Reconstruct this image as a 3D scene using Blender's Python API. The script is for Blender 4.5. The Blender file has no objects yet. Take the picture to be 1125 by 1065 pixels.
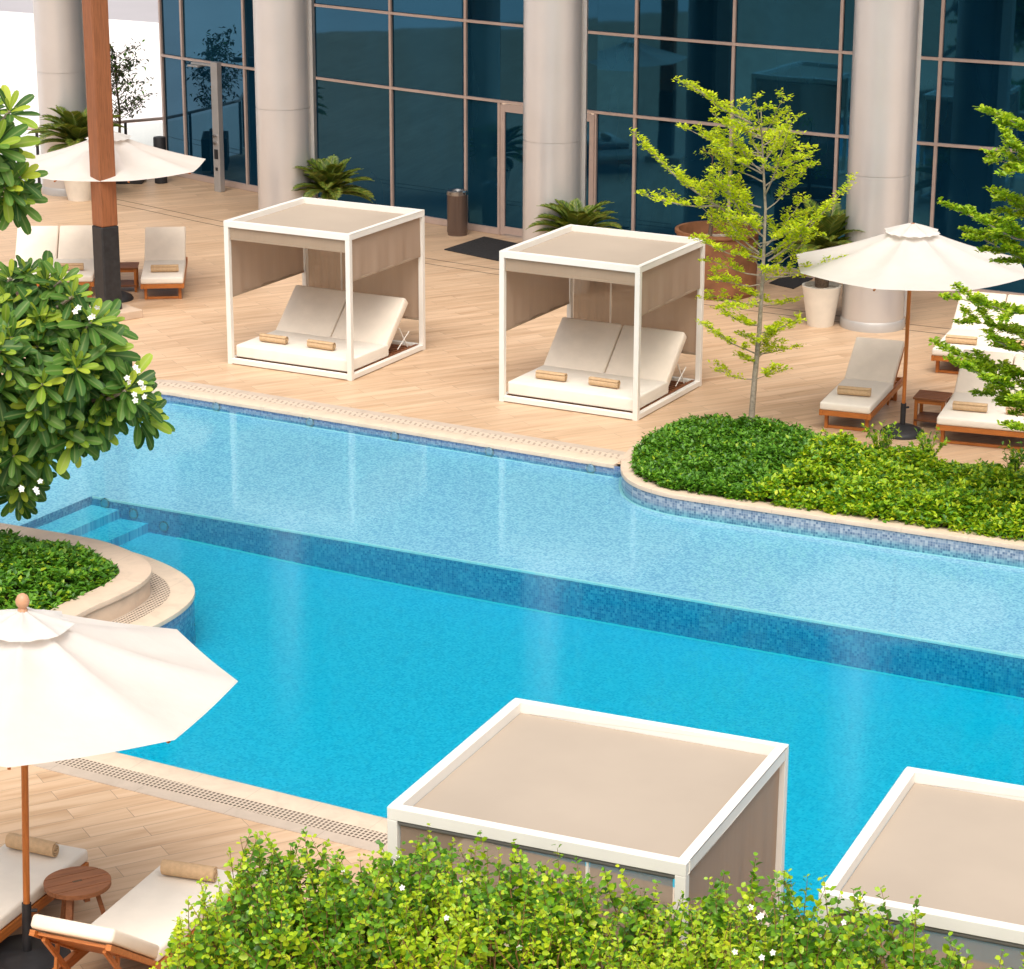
import bpy, bmesh, math, random
import numpy as np
from mathutils import Vector, Matrix
from mathutils.geometry import tessellate_polygon
random.seed(7); RNG = np.random.default_rng(11)
R = math.radians
sc = bpy.context.scene
col = sc.collection
PI = math.pi

# ------------------------------------------------------------------ camera
F = 2735.34; PITCH = 0.299756; ROLL = 0.0029926; CAMH = 8.5654
_fw = Vector((0, math.cos(PITCH), -math.sin(PITCH))); _up0 = Vector((0, math.sin(PITCH), math.cos(PITCH))); _r0 = Vector((1, 0, 0))
_c, _s = math.cos(ROLL), math.sin(ROLL)
_r = _c*_r0 + _s*_up0; _up = -_s*_r0 + _c*_up0
def at(px, py, z=0.0):
    """ground-survey helper: the point at height z that the photograph shows at (px, py)"""
    d = _fw + _r*((px-562.5)/F) - _up*((py-532.5)/F)
    t = (z-CAMH)/d.z
    return Vector((d.x*t, d.y*t, z))
def zat(px, py, P):
    d = _fw + _r*((px-562.5)/F) - _up*((py-532.5)/F)
    t = P[1]/d.y
    return CAMH + d.z*t
cam_d = bpy.data.cameras.new('camera'); cam = bpy.data.objects.new('camera', cam_d); col.objects.link(cam)
cam_d.sensor_fit = 'HORIZONTAL'; cam_d.sensor_width = 36; cam_d.lens = 36*F/1125; cam_d.clip_end = 2000; cam_d.clip_start = .1
M = Matrix((( _r.x, _up.x, -_fw.x), (_r.y, _up.y, -_fw.y), (_r.z, _up.z, -_fw.z))).to_4x4()
M.translation = (0, 0, CAMH); cam.matrix_world = M
sc.camera = cam

# ------------------------------------------------------------------ materials
def lin(c):
    return tuple((x/12.92 if x <= .04045 else ((x+.055)/1.055)**2.4) for x in (v/255 for v in c))
class NT:
    def __init__(s, name):
        s.m = bpy.data.materials.new(name); s.m.use_nodes = True; s.t = s.m.node_tree; s.t.nodes.clear()
        s.out = s.n('ShaderNodeOutputMaterial')
    def n(s, typ, **kw):
        nd = s.t.nodes.new(typ)
        for k, v in kw.items():
            if k.startswith('i_'):
                key = k[2:].replace('_', ' ')
                nd.inputs[key].default_value = v
            else: setattr(nd, k, v)
        return nd
    def l(s, a, b): s.t.links.new(a, b)
    def ramp(s, fac, stops, interp='LINEAR'):
        r = s.n('ShaderNodeValToRGB'); r.color_ramp.interpolation = interp
        e = r.color_ramp.elements
        while len(e) < len(stops): e.new(.5)
        for q, (p, c) in zip(e, stops): q.position = p; q.color = (*c[:3], 1)
        s.l(fac, r.inputs[0]); return r.outputs[0]
    def math(s, op, a, b=None, c=None):
        m = s.n('ShaderNodeMath', operation=op)
        for i, v in enumerate((a, b, c)):
            if v is None: continue
            if hasattr(v, 'is_linked'): s.l(v, m.inputs[i])
            else: m.inputs[i].default_value = v
        return m.outputs[0]
    def mix(s, fac, a, b, mode='MIX'):
        m = s.n('ShaderNodeMix', data_type='RGBA', blend_type=mode)
        for i, v in ((0, fac), (6, a), (7, b)):
            if hasattr(v, 'is_linked'): s.l(v, m.inputs[i])
            else: m.inputs[i].default_value = v if i == 0 else (*v[:3], 1)
        return m.outputs[2]
    def coord(s, which='Object', scale=(1,1,1), rot=(0,0,0), loc=(0,0,0)):
        tc = s.n('ShaderNodeTexCoord'); mp = s.n('ShaderNodeMapping')
        mp.inputs['Scale'].default_value = scale; mp.inputs['Rotation'].default_value = rot; mp.inputs['Location'].default_value = loc
        s.l(tc.outputs[which], mp.inputs[0]); return mp.outputs[0]
    def noise(s, vec, scale, detail=3, rough=.55, dist=0):
        n = s.n('ShaderNodeTexNoise'); n.inputs['Scale'].default_value = scale; n.inputs['Detail'].default_value = detail
        n.inputs['Roughness'].default_value = rough; n.inputs['Distortion'].default_value = dist
        if vec is not None: s.l(vec, n.inputs['Vector'])
        return n.outputs['Fac']
    def bump(s, h, strength=.3, dist=.01):
        b = s.n('ShaderNodeBump'); b.inputs['Strength'].default_value = strength; b.inputs['Distance'].default_value = dist
        s.l(h, b.inputs['Height']); return b.outputs[0]
    def bsdf(s, color, rough=.5, spec=.5, metal=0, normal=None, **kw):
        p = s.n('ShaderNodeBsdfPrincipled')
        for k, v in (('Base Color', color), ('Roughness', rough), ('Specular IOR Level', spec), ('Metallic', metal)):
            if hasattr(v, 'is_linked'): s.l(v, p.inputs[k])
            elif k == 'Base Color': p.inputs[k].default_value = (*v[:3], 1)
            else: p.inputs[k].default_value = v
        if normal is not None: s.l(normal, p.inputs['Normal'])
        for k, v in kw.items(): p.inputs[k.replace('_', ' ')].default_value = v
        return p.outputs[0]
    def end(s, sh): s.l(sh, s.out.inputs[0]); return s.m

MAT = {}
def m_plain(name, c, rough=.5, spec=.5, metal=0, var=.08, nscale=6, bump=.0, bscale=60, coord='Object'):
    t = NT(name); v = t.coord(coord)
    n = t.noise(v, nscale, 4)
    c2 = tuple(max(0, x*(1-var)) for x in c); c1 = tuple(min(1, x*(1+var)) for x in c)
    cc = t.ramp(n, [(.3, c2), (.7, c1)])
    rr = t.math('MULTIPLY_ADD', n, .12, rough-.06)
    nb = None
    if bump: nb = t.bump(t.noise(v, bscale, 3), bump, .004)
    MAT[name] = t.end(t.bsdf(cc, rr, spec, metal, nb)); return MAT[name]

m_plain('white_frame', (.81, .77, .70), .42, .4, var=.03, nscale=3)
m_plain('cream_cushion', (.81, .705, .58), .9, .15, var=.05, nscale=4, bump=.5, bscale=14)
m_plain('white_cushion', (.82, .75, .65), .9, .15, var=.045, nscale=4, bump=.5, bscale=12)
m_plain('cushion_piping', (.68, .59, .47), .85, .15)
m_plain('canopy_cloth', (.80, .775, .74), .9, .1, var=.03, nscale=3, bump=.35, bscale=9)
m_plain('towel_cloth', (.60, .41, .24), 1, .05, var=.1, nscale=30, bump=.9, bscale=160)
m_plain('dark_metal', (.022, .022, .024), .5, .4, var=.3, nscale=12)
m_plain('roller_grey', (.20, .185, .17), .5, .4)
m_plain('steel', (.42, .40, .38), .28, .5, metal=1, var=.1)
m_plain('shower_steel', (.46, .45, .44), .38, .5, metal=.45, var=.05)
m_plain('bronze_frame', (.56, .435, .375), .42, .5, metal=.25, var=.06)
m_plain('column_metal', (.62, .595, .575), .36, .5, metal=.5, var=.035, nscale=1.2)
m_plain('column_trim', (.50, .48, .455), .42, .5, metal=.3, var=.04)
m_plain('pot_white', (.74, .68, .58), .75, .25, var=.06, nscale=5, bump=.15)
m_plain('soil', (.07, .045, .03), .95, .1, var=.4, nscale=20, bump=.8, bscale=40)
m_plain('rubber_mat', (.035, .033, .033), .9, .2, var=.3, nscale=30, bump=.5)
m_plain('bark', (.33, .27, .21), .9, .15, var=.3, nscale=25, bump=.8, bscale=50)
m_plain('dark_bark', (.13, .09, .06), .9, .15, var=.4, nscale=40, bump=1, bscale=60)
m_plain('twig', (.22, .12, .05), .8, .2, var=.3, nscale=20)
m_plain('green_stem', (.20, .24, .05), .6, .3, var=.2, nscale=20)
m_plain('petal', (.84, .82, .76), .6, .2, var=.03)
m_plain('petal_center', (.80, .55, .08), .6, .2)
m_plain('plaster_white', (.88, .84, .81), .8, .2, var=.03, nscale=.3)
m_plain('pavement_pale', (.80, .76, .74), .85, .2, var=.05, nscale=.2)
m_plain('road_grey', (.40, .375, .385), .8, .2, var=.05, nscale=.2)
m_plain('spandrel', (.45, .43, .42), .5, .4, var=.05)
m_plain('rust_pot', (.26, .115, .055), .7, .25, metal=.15, var=.35, nscale=3, bump=.3, bscale=25)
m_plain('joint', (.20, .15, .11), .8, .2)
m_plain('fixture', (.22, .32, .42), .35, .5, metal=.3, var=.2)

def m_wood(name, c, rough=.45, axis=0, var=.35):
    t = NT(name); sc_ = [22, 22, 22]; sc_[axis] = 1.6
    v = t.coord('Object', tuple(sc_)); n = t.noise(v, 2.2, 5, .6, .6)
    cc = t.ramp(n, [(.25, tuple(x*(1-var) for x in c)), (.55, c), (.8, tuple(min(1, x*(1+var*.6)) for x in c))])
    MAT[name] = t.end(t.bsdf(cc, rough, .4, 0, t.bump(n, .25, .003))); return MAT[name]
m_wood('teak', (.46, .15, .032), .42, 0)
m_wood('teak_cross', (.46, .15, .032), .42, 1)
m_wood('teak_upright', (.46, .15, .032), .42, 2)
m_wood('teak_dark', (.22, .08, .03), .5, 0)
m_wood('stool_wood', (.33, .13, .055), .5, 0)
m_plain('finial_wood', (.56, .30, .17), .5)
m_wood('post_wood', (.29, .105, .042), .5, 2)

def m_shade(name, c, open_=.16, rib=True):
    t = NT(name); v = t.coord('Object')
    w = t.noise(t.coord('Object', (26, 26, .5)), 1, 3)
    cc = t.mix(w, tuple(x*.95 for x in c), tuple(x*1.04 for x in c))
    d = t.bsdf(cc, .8, .2); tr = t.n('ShaderNodeBsdfTranslucent'); t.l(cc, tr.inputs[0])
    mx = t.n('ShaderNodeMixShader'); mx.inputs[0].default_value = .22; t.l(d, mx.inputs[1]); t.l(tr.outputs[0], mx.inputs[2])
    tp = t.n('ShaderNodeBsdfTransparent'); m2 = t.n('ShaderNodeMixShader'); m2.inputs[0].default_value = open_
    t.l(mx.outputs[0], m2.inputs[1]); t.l(tp.outputs[0], m2.inputs[2])
    MAT[name] = t.end(m2.outputs[0])
m_shade('mesh_shade', (.44, .325, .24), .02)
m_shade('back_mesh', (.38, .275, .20), .15)
m_plain('roof_fabric', (.42, .345, .272), .85, .15, var=.05, nscale=.9)
m_shade('valance_fabric', (.46, .35, .25), .05)

def m_canopy():
    t = NT('umbrella_cloth'); n = t.noise(t.coord('Object'), 2.5, 3)
    cc = t.ramp(n, [(.3, (.765, .735, .69)), (.7, (.81, .785, .745))])
    d = t.bsdf(cc, .9, .1, 0, t.bump(t.noise(t.coord('Object'), 7, 3), .35, .02)); tr = t.n('ShaderNodeBsdfTranslucent'); t.l(cc, tr.inputs[0])
    mx = t.n('ShaderNodeMixShader'); mx.inputs[0].default_value = .38; t.l(d, mx.inputs[1]); t.l(tr.outputs[0], mx.inputs[2])
    MAT['umbrella_cloth'] = t.end(mx.outputs[0])
m_canopy()

def m_deck():
    t = NT('wood_look_tile'); A = -R(28)
    v = t.coord('Object', (1, 1, 1), (0, 0, A))
    b = t.n('ShaderNodeTexBrick'); b.offset = .37; b.offset_frequency = 2; b.squash = 1
    for k, x in (('Scale', 1), ('Brick Width', 1.2), ('Row Height', .2), ('Mortar Size', .003), ('Mortar Smooth', .2), ('Bias', 0)): b.inputs[k].default_value = x
    b.inputs['Color1'].default_value = (0, 0, 0, 1); b.inputs['Color2'].default_value = (1, 1, 1, 1); b.inputs['Mortar'].default_value = (.5, .5, .5, 1)
    t.l(v, b.inputs['Vector'])
    sep = t.n('ShaderNodeSeparateXYZ'); t.l(v, sep.inputs[0])
    cmb = t.n('ShaderNodeCombineXYZ')
    t.l(t.math('MULTIPLY_ADD', b.outputs['Color'], 9.0, t.math('MULTIPLY', sep.outputs[0], .8)), cmb.inputs[0])
    t.l(t.math('MULTIPLY', sep.outputs[1], 9.0), cmb.inputs[1]); t.l(t.math('MULTIPLY', b.outputs['Color'], 31.0), cmb.inputs[2])
    g = t.noise(cmb.outputs[0], 1.0, 4, .55, .5)
    base = t.ramp(g, [(.24, (.46, .27, .145)), (.43, (.60, .395, .235)), (.58, (.67, .46, .29)), (.80, (.73, .525, .35))])
    tone = t.mix(b.outputs['Color'], (.885, .87, .85), (1.03, 1.03, 1.04))
    cc = t.mix(1, base, tone, 'MULTIPLY')
    wear = t.noise(t.coord('Object'), .5, 4)
    cc = t.mix(t.math('MULTIPLY', wear, .2), cc, (.60, .44, .31))
    cc = t.mix(t.math('MULTIPLY', b.outputs['Fac'], .75), cc, (.24, .17, .12))
    bm = t.bump(t.math('SUBTRACT', g, t.math('MULTIPLY', b.outputs['Fac'], .8)), .12, .004)
    MAT['deck'] = t.end(t.bsdf(cc, t.math('MULTIPLY_ADD', g, .2, .32), .45, 0, bm))
m_deck()

def m_stone(name, c, L=.6, ang=-28, joint=True):
    t = NT(name); v = t.coord('Object', (1, 1, 1), (0, 0, R(-ang)))
    n = t.noise(t.coord('Object', (3, 3, 3)), 1.6, 5, .6, 1); n2 = t.noise(t.coord('Object'), 45, 3)
    cc = t.ramp(n, [(.25, tuple(x*.86 for x in c)), (.5, c), (.8, tuple(min(1, x*1.1) for x in c))])
    cc = t.mix(t.math('MULTIPLY', n2, .25), cc, tuple(x*.72 for x in c))
    nb = t.bump(n2, .12, .003)
    if joint:
        sep = t.n('ShaderNodeSeparateXYZ'); t.l(v, sep.inputs[0])
        f = t.math('FRACT', t.math('DIVIDE', sep.outputs[0], L)); j = t.math('LESS_THAN', f, .008)
        cc = t.mix(t.math('MULTIPLY', j, .5), cc, tuple(x*.5 for x in c))
    MAT[name] = t.end(t.bsdf(cc, .6, .35, 0, nb))
m_stone('coping_stone', (.66, .53, .40))
m_stone('border_stone', (.53, .43, .34), .9)
m_stone('curb_stone', (.66, .51, .38), .75, -26)
m_stone('plinth_stone', (.58, .44, .32), 3, 0, False)

def m_grate(name, ang, nx, ny, fill=.5, hole=(.12, .085, .06)):
    t = NT(name); v = t.coord('Object', (nx, ny, 1), (0, 0, R(-ang)))
    sep = t.n('ShaderNodeSeparateXYZ'); t.l(v, sep.inputs[0])
    fx = t.math('FRACT', sep.outputs[0]); fy = t.math('FRACT', sep.outputs[1])
    h = t.math('MULTIPLY', t.math('GREATER_THAN', fx, fill), t.math('GREATER_THAN', fy, .3))
    cc = t.mix(h, (.60, .49, .38), hole)
    MAT[name] = t.end(t.bsdf(cc, .6, .3, 0, t.bump(t.math('SUBTRACT', 1.0, h), .6, .006)))
m_grate('drain_grate', -28, 24, 24, .45)
m_grate('slot_grate', -28, 14, 6.2, .62, (.40, .31, .235))

def m_tile(name, stops, n=40, rough=.25, grout=(.60, .64, .68), g=.12, wall=False):
    t = NT(name); v = t.coord('Object', (n, n, n), (0, 0, R(28)))
    if wall:                                    # on upright faces the rows run along the wall and up it
        sp0 = t.n('ShaderNodeSeparateXYZ'); t.l(v, sp0.inputs[0]); cb = t.n('ShaderNodeCombineXYZ')
        t.l(t.math('ADD', sp0.outputs[0], sp0.outputs[1]), cb.inputs[0]); t.l(sp0.outputs[2], cb.inputs[1]); v = cb.outputs[0]
    fl = t.n('ShaderNodeVectorMath', operation='FLOOR'); t.l(v, fl.inputs[0])
    sp1 = t.n('ShaderNodeSeparateXYZ'); t.l(fl.outputs[0], sp1.inputs[0]); c2 = t.n('ShaderNodeCombineXYZ'); t.l(sp1.outputs[0], c2.inputs[0]); t.l(sp1.outputs[1], c2.inputs[1])
    wn = t.n('ShaderNodeTexWhiteNoise', noise_dimensions='2D'); t.l(c2.outputs[0], wn.inputs['Vector'])
    big = t.noise(t.coord('Object'), .7, 3)
    fac = t.math('ADD', t.math('MULTIPLY', wn.outputs[0], .85), t.math('MULTIPLY', big, .15))
    cc = t.ramp(fac, stops)
    fr = t.n('ShaderNodeVectorMath', operation='FRACTION'); t.l(v, fr.inputs[0])
    sp = t.n('ShaderNodeSeparateXYZ'); t.l(fr.outputs[0], sp.inputs[0])
    gg = t.math('MAXIMUM', t.math('LESS_THAN', sp.outputs[0], g), t.math('LESS_THAN', sp.outputs[1], g))
    cc = t.mix(t.math('MULTIPLY', gg, .7), cc, grout)
    MAT[name] = t.end(t.bsdf(cc, rough, .5))
m_tile('floor_mosaic', [(.0, (.38, .30, .52)), (.35, (.62, .42, .60)), (.62, (.78, .50, .66)), (1, (.93, .61, .74))])
m_tile('wall_mosaic', [(.0, (.08, .13, .28)), (.4, (.14, .20, .36)), (.7, (.20, .26, .42)), (1, (.34, .37, .50))], 38, wall=True, grout=(.32, .36, .42))
m_tile('band_mosaic', [(.0, (.09, .14, .23)), (.4, (.19, .25, .34)), (.7, (.30, .35, .42)), (1, (.48, .51, .54))], 34, wall=True, grout=(.45, .46, .48))
m_tile('deep_mosaic', [(.0, (.50, .36, .545)), (.4, (.66, .445, .61)), (1, (.84, .56, .71))], 40)
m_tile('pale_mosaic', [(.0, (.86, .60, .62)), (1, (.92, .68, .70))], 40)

def m_water():
    t = NT('pool_water')
    v = t.coord('Object', (1, 1, 1), (0, 0, R(28)))
    h = t.math('ADD', t.noise(t.coord('Object', (9, 14, 1), (0, 0, R(28))), 1, 3, .6, .6), t.math('MULTIPLY', t.noise(t.coord('Object', (1.1, 1.7, 1)), 1, 2), 1.6))
    nb = t.bump(h, .075, .010)
    lw = t.n('ShaderNodeLayerWeight'); lw.inputs['Blend'].default_value = .5; t.l(nb, lw.inputs['Normal'])
    fr = t.math('MULTIPLY_ADD', t.math('POWER', lw.outputs['Facing'], 5.0), .66, .02)
    tp = t.n('ShaderNodeBsdfTransparent'); gl = t.n('ShaderNodeBsdfGlossy'); gl.inputs['Roughness'].default_value = .03; t.l(nb, gl.inputs['Normal'])
    mx = t.n('ShaderNodeMixShader'); t.l(fr, mx.inputs[0]); t.l(tp.outputs[0], mx.inputs[1]); t.l(gl.outputs[0], mx.inputs[2])
    ab = t.n('ShaderNodeVolumeAbsorption'); ab.inputs['Color'].default_value = (.0, .935, .962, 1); ab.inputs['Density'].default_value = 2.9
    t.l(ab.outputs[0], t.out.inputs['Volume'])
    MAT['water'] = t.end(mx.outputs[0])
m_water()

def m_glass():
    for nm, base, ior, off in (('tinted_glass', (.002, .020, .042), 2.2, 0), ('tinted_glass_dim', (.001, .011, .022), 2.1, 3), ('tinted_glass_pale', (.004, .028, .05), 2.4, 7)):
        t = NT(nm)
        nb = t.bump(t.noise(t.coord('Object', (1, 1, 1), (0, 0, 0), (off, 0, 0)), .8, 2), .035, .03)
        sepz = t.noise(t.coord('Object', (.7, .7, .25), (0, 0, 0), (off, 0, 0)), 1.3, 2)
        cc = t.ramp(sepz, [(.3, tuple(x*.55 for x in base)), (.5, base), (.75, tuple(x*1.35 for x in base))])
        MAT[nm] = t.end(t.bsdf(cc, .025, .5, 0, nb, IOR=ior, Specular_Tint=(.10, .44, .74, 1)))
    t = NT('clear_glass')
    tp = t.n('ShaderNodeBsdfTransparent'); tp.inputs[0].default_value = (.86, .92, .90, 1); gl = t.n('ShaderNodeBsdfGlossy'); gl.inputs['Roughness'].default_value = .02
    lw = t.n('ShaderNodeLayerWeight'); lw.inputs['Blend'].default_value = .5
    mx = t.n('ShaderNodeMixShader'); t.l(t.math('MULTIPLY_ADD', t.math('POWER', lw.outputs['Facing'], 5.0), .9, .05), mx.inputs[0]); t.l(tp.outputs[0], mx.inputs[1]); t.l(gl.outputs[0], mx.inputs[2])
    MAT['clear_glass'] = t.end(mx.outputs[0])
m_glass()

def m_pebble():
    t = NT('pebbles'); vo = t.n('ShaderNodeTexVoronoi'); vo.inputs['Scale'].default_value = 26; t.l(t.coord('Object'), vo.inputs['Vector'])
    cc = t.ramp(t.n('ShaderNodeSeparateColor').outputs[0], [(0, (.3, .2, .12)), (1, (.8, .74, .62))])
    sepc = t.n('ShaderNodeSeparateColor'); t.l(vo.outputs['Color'], sepc.inputs[0])
    cc = t.ramp(sepc.outputs[0], [(0, (.22, .14, .09)), (.4, (.55, .46, .34)), (1, (.80, .74, .64))])
    MAT['pebbles'] = t.end(t.bsdf(cc, .7, .3, 0, t.bump(t.math('SUBTRACT', 1.0, vo.outputs['Distance']), 1, .03)))
m_pebble()

def m_leaf(name, stops, trans=.3, tcol=1.5, rough=.42, spec=.4, rib=None):
    t = NT(name); g = t.n('ShaderNodeNewGeometry')
    cc = t.ramp(g.outputs['Random Per Island'], stops)
    if rib:
        a = t.n('ShaderNodeAttribute', attribute_name='across')
        cc = t.mix(t.math('MULTIPLY', t.math('POWER', t.math('SUBTRACT', 1.0, a.outputs['Fac']), 8.0), .6), cc, rib)
    d = t.bsdf(cc, rough, spec); tr = t.n('ShaderNodeBsdfTranslucent')
    t.l(t.mix(1, cc, (tcol, tcol*.95, tcol*.4), 'MULTIPLY'), tr.inputs[0])
    mx = t.n('ShaderNodeMixShader'); mx.inputs[0].default_value = trans; t.l(d, mx.inputs[1]); t.l(tr.outputs[0], mx.inputs[2])
    MAT[name] = t.end(mx.outputs[0])
m_leaf('plumeria_old', [(0, (.026, .085, .014)), (.5, (.06, .155, .022)), (1, (.12, .24, .035))], .22, 1.6, .48, .3, (.30, .36, .12))
m_leaf('plumeria_young', [(0, (.20, .32, .03)), (.6, (.34, .46, .045)), (1, (.48, .54, .05))], .3, 1.3, .48, .3, (.46, .50, .14))
m_leaf('lime_leaf', [(0, (.38, .52, .010)), (.5, (.57, .69, .016)), (1, (.74, .78, .04))], .5, 1.25)
m_leaf('bright_leaf', [(0, (.13, .27, .012)), (.5, (.28, .44, .02)), (1, (.46, .57, .03))], .35, 1.3)
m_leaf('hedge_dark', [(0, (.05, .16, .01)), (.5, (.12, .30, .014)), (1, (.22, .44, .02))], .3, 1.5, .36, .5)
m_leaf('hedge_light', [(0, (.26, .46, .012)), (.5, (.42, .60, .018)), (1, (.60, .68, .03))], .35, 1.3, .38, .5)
m_leaf('bed_dark', [(0, (.035, .12, .010)), (.5, (.085, .24, .016)), (1, (.17, .37, .025))], .25, 1.5)
m_leaf('bed_yellow', [(0, (.13, .29, .010)), (.4, (.28, .47, .012)), (.85, (.50, .62, .02)), (1, (.60, .60, .03))], .3, 1.3)
m_leaf('shrub_leaf', [(0, (.02, .035, .012)), (.7, (.05, .08, .02)), (1, (.13, .11, .05))], .2, 1.3)
m_leaf('frond_leaf', [(0, (.09, .17, .02)), (.6, (.17, .26, .03)), (1, (.36, .36, .06))], .2, 1.4, .4, .5)

# ------------------------------------------------------------------ mesh builder
class MB:
    def __init__(s): s.v = []; s.f = []; s.mi = []; s.mats = []
    def mat(s, m):
        if m not in s.mats: s.mats.append(m)
        return s.mats.index(m)
    def add(s, vs, fs, m=0):
        o = len(s.v); s.v += [Vector(p) for p in vs]; s.f += [tuple(i+o for i in f) for f in fs]; s.mi += [m]*len(fs)
        return s
    def box(s, x0, x1, y0, y1, z0, z1, T=None, m=0):
        vs = [Vector((x, y, z)) for z in (z0, z1) for y in (y0, y1) for x in (x0, x1)]
        if T is not None: vs = [T @ v for v in vs]
        return s.add(vs, [(0,2,3,1),(4,5,7,6),(0,1,5,4),(2,6,7,3),(0,4,6,2),(1,3,7,5)], m)
    def beam(s, a, b, w, h, up=(0,0,1), m=0):
        a, b = Vector(a), Vector(b); d = (b-a); L = d.length; d.normalize(); up = Vector(up)
        sd = d.cross(up)
        if sd.length < 1e-4: sd = d.cross(Vector((1, 0, 0)))
        sd.normalize(); u = sd.cross(d)
        T = Matrix(((d.x, sd.x, u.x), (d.y, sd.y, u.y), (d.z, sd.z, u.z))).to_4x4(); T.translation = a
        return s.box(0, L, -w/2, w/2, -h/2, h/2, T, m)
    def tube(s, pts, rad, seg=8, m=0, caps=True):
        pts = [Vector(p) for p in pts]; n = len(pts)
        if not hasattr(rad, '__len__'): rad = [rad]*n
        vs = []; pu = None
        for i, p in enumerate(pts):
            d = (pts[min(i+1, n-1)]-pts[max(i-1, 0)]).normalized()
            if pu is None: pu = d.orthogonal().normalized()
            pu = (pu - d*pu.dot(d)).normalized(); w = d.cross(pu)
            for k in range(seg):
                a = 2*PI*k/seg; vs.append(p+(pu*math.cos(a)+w*math.sin(a))*rad[i])
        fs = [(i*seg+k, i*seg+(k+1)%seg, (i+1)*seg+(k+1)%seg, (i+1)*seg+k) for i in range(n-1) for k in range(seg)]
        if caps: fs += [tuple(range(seg))[::-1], tuple((n-1)*seg+k for k in range(seg))]
        return s.add(vs, fs, m)
    def lathe(s, prof, seg=24, c=(0,0,0), m=0):
        vs = [Vector((c[0]+r*math.cos(2*PI*k/seg), c[1]+r*math.sin(2*PI*k/seg), c[2]+z)) for r, z in prof for k in range(seg)]
        n = len(prof); fs = [(i*seg+k, i*seg+(k+1)%seg, (i+1)*seg+(k+1)%seg, (i+1)*seg+k) for i in range(n-1) for k in range(seg)]
        fs += [tuple(range(seg))[::-1], tuple((n-1)*seg+k for k in range(seg))]
        return s.add(vs, fs, m)
    def prism(s, poly, z0, z1, top=True, bottom=True, m=0):
        n = len(poly); vs = [Vector((p[0], p[1], z0)) for p in poly]+[Vector((p[0], p[1], z1)) for p in poly]
        fs = [(i, (i+1) % n, n+(i+1) % n, n+i) for i in range(n)]
        tri = tessellate_polygon([[Vector((p[0], p[1], 0)) for p in poly]])
        for a, b, c in tri:
            A, B, C_ = poly[a], poly[b], poly[c]
            if (B[0]-A[0])*(C_[1]-A[1])-(B[1]-A[1])*(C_[0]-A[0]) < 0: b, c = c, b
            if top: fs.append((n+a, n+b, n+c))
            if bottom: fs.append((a, c, b))
        return s.add(vs, fs, m)
    def build(s, name, mats, parent=None, smooth=None, bevel=0, bseg=2, loc=None, sub=0):
        me = bpy.data.meshes.new(name); me.from_pydata(s.v, [], s.f)
        mats = mats if isinstance(mats, (list, tuple)) else [mats]
        for k in mats: me.materials.append(MAT[k])
        if len(mats) > 1: me.polygons.foreach_set('material_index', s.mi)
        if bevel or sub:
            bm = bmesh.new(); bm.from_mesh(me)
            bmesh.ops.remove_doubles(bm, verts=bm.verts, dist=1e-5)
            bmesh.ops.recalc_face_normals(bm, faces=bm.faces)
            if bevel:
                ed = [e for e in bm.edges if len(e.link_faces) == 2 and e.calc_face_angle(0) > .5]
                bmesh.ops.bevel(bm, geom=ed, offset=bevel, segments=bseg, affect='EDGES', profile=.5, clamp_overlap=True)
            bm.to_mesh(me); bm.free()
        if smooth:
            me.shade_smooth(); me.set_sharp_from_angle(angle=R(smooth))
        o = bpy.data.objects.new(name, me); col.objects.link(o)
        if parent: o.parent = parent
        if loc is not None: o.location = loc
        return o

def tag(o, label=None, cat=None, group=None, kind=None):
    for k, v in (('label', label), ('category', cat), ('group', group), ('kind', kind)):
        if v: o[k] = v
    return o
def thing(name, loc, rz, label, cat, group=None):
    o = bpy.data.objects.new(name, None); col.objects.link(o); o.location = loc; o.rotation_euler = (0, 0, rz); o.empty_display_size = .2
    return tag(o, label, cat, group)
def copy_tree(o, loc, rz, label, group=None):
    def rec(q, par):
        c = q.copy(); col.objects.link(c)
        if par: c.parent = par
        for ch in list(q.children): rec(ch, c)
        return c
    c = rec(o, None); c.location = loc; c.rotation_euler = (0, 0, rz); c['label'] = label
    if group: c['group'] = group
    return c
def structure(o): o['kind'] = 'structure'; return o

def chaikin(p, it=2, closed=True):
    for _ in range(it):
        q = []; n = len(p)
        for i in range(n if closed else n-1):
            a, b = p[i], p[(i+1) % n]
            q += [(a[0]*.75+b[0]*.25, a[1]*.75+b[1]*.25), (a[0]*.25+b[0]*.75, a[1]*.25+b[1]*.75)]
        p = q
    return p
def offset(p, d, closed=True):
    """shift a counter-clockwise outline outward by d"""
    n = len(p); out = []
    for i in range(n):
        a = Vector(p[i-1 if (closed or i) else 0]); b = Vector(p[i]); c = Vector(p[(i+1) % n if (closed or i < n-1) else n-1])
        d1 = (b-a); d2 = (c-b)
        if d1.length < 1e-9: d1 = d2
        if d2.length < 1e-9: d2 = d1
        n1 = Vector((d1.y, -d1.x)).normalized(); n2 = Vector((d2.y, -d2.x)).normalized()
        m = (n1+n2)
        if m.length < 1e-6: m = n1
        m.normalize(); k = 1/max(.5, m.dot(n1)); q = b+m*d*k; out.append((q.x, q.y))
    return out
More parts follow.
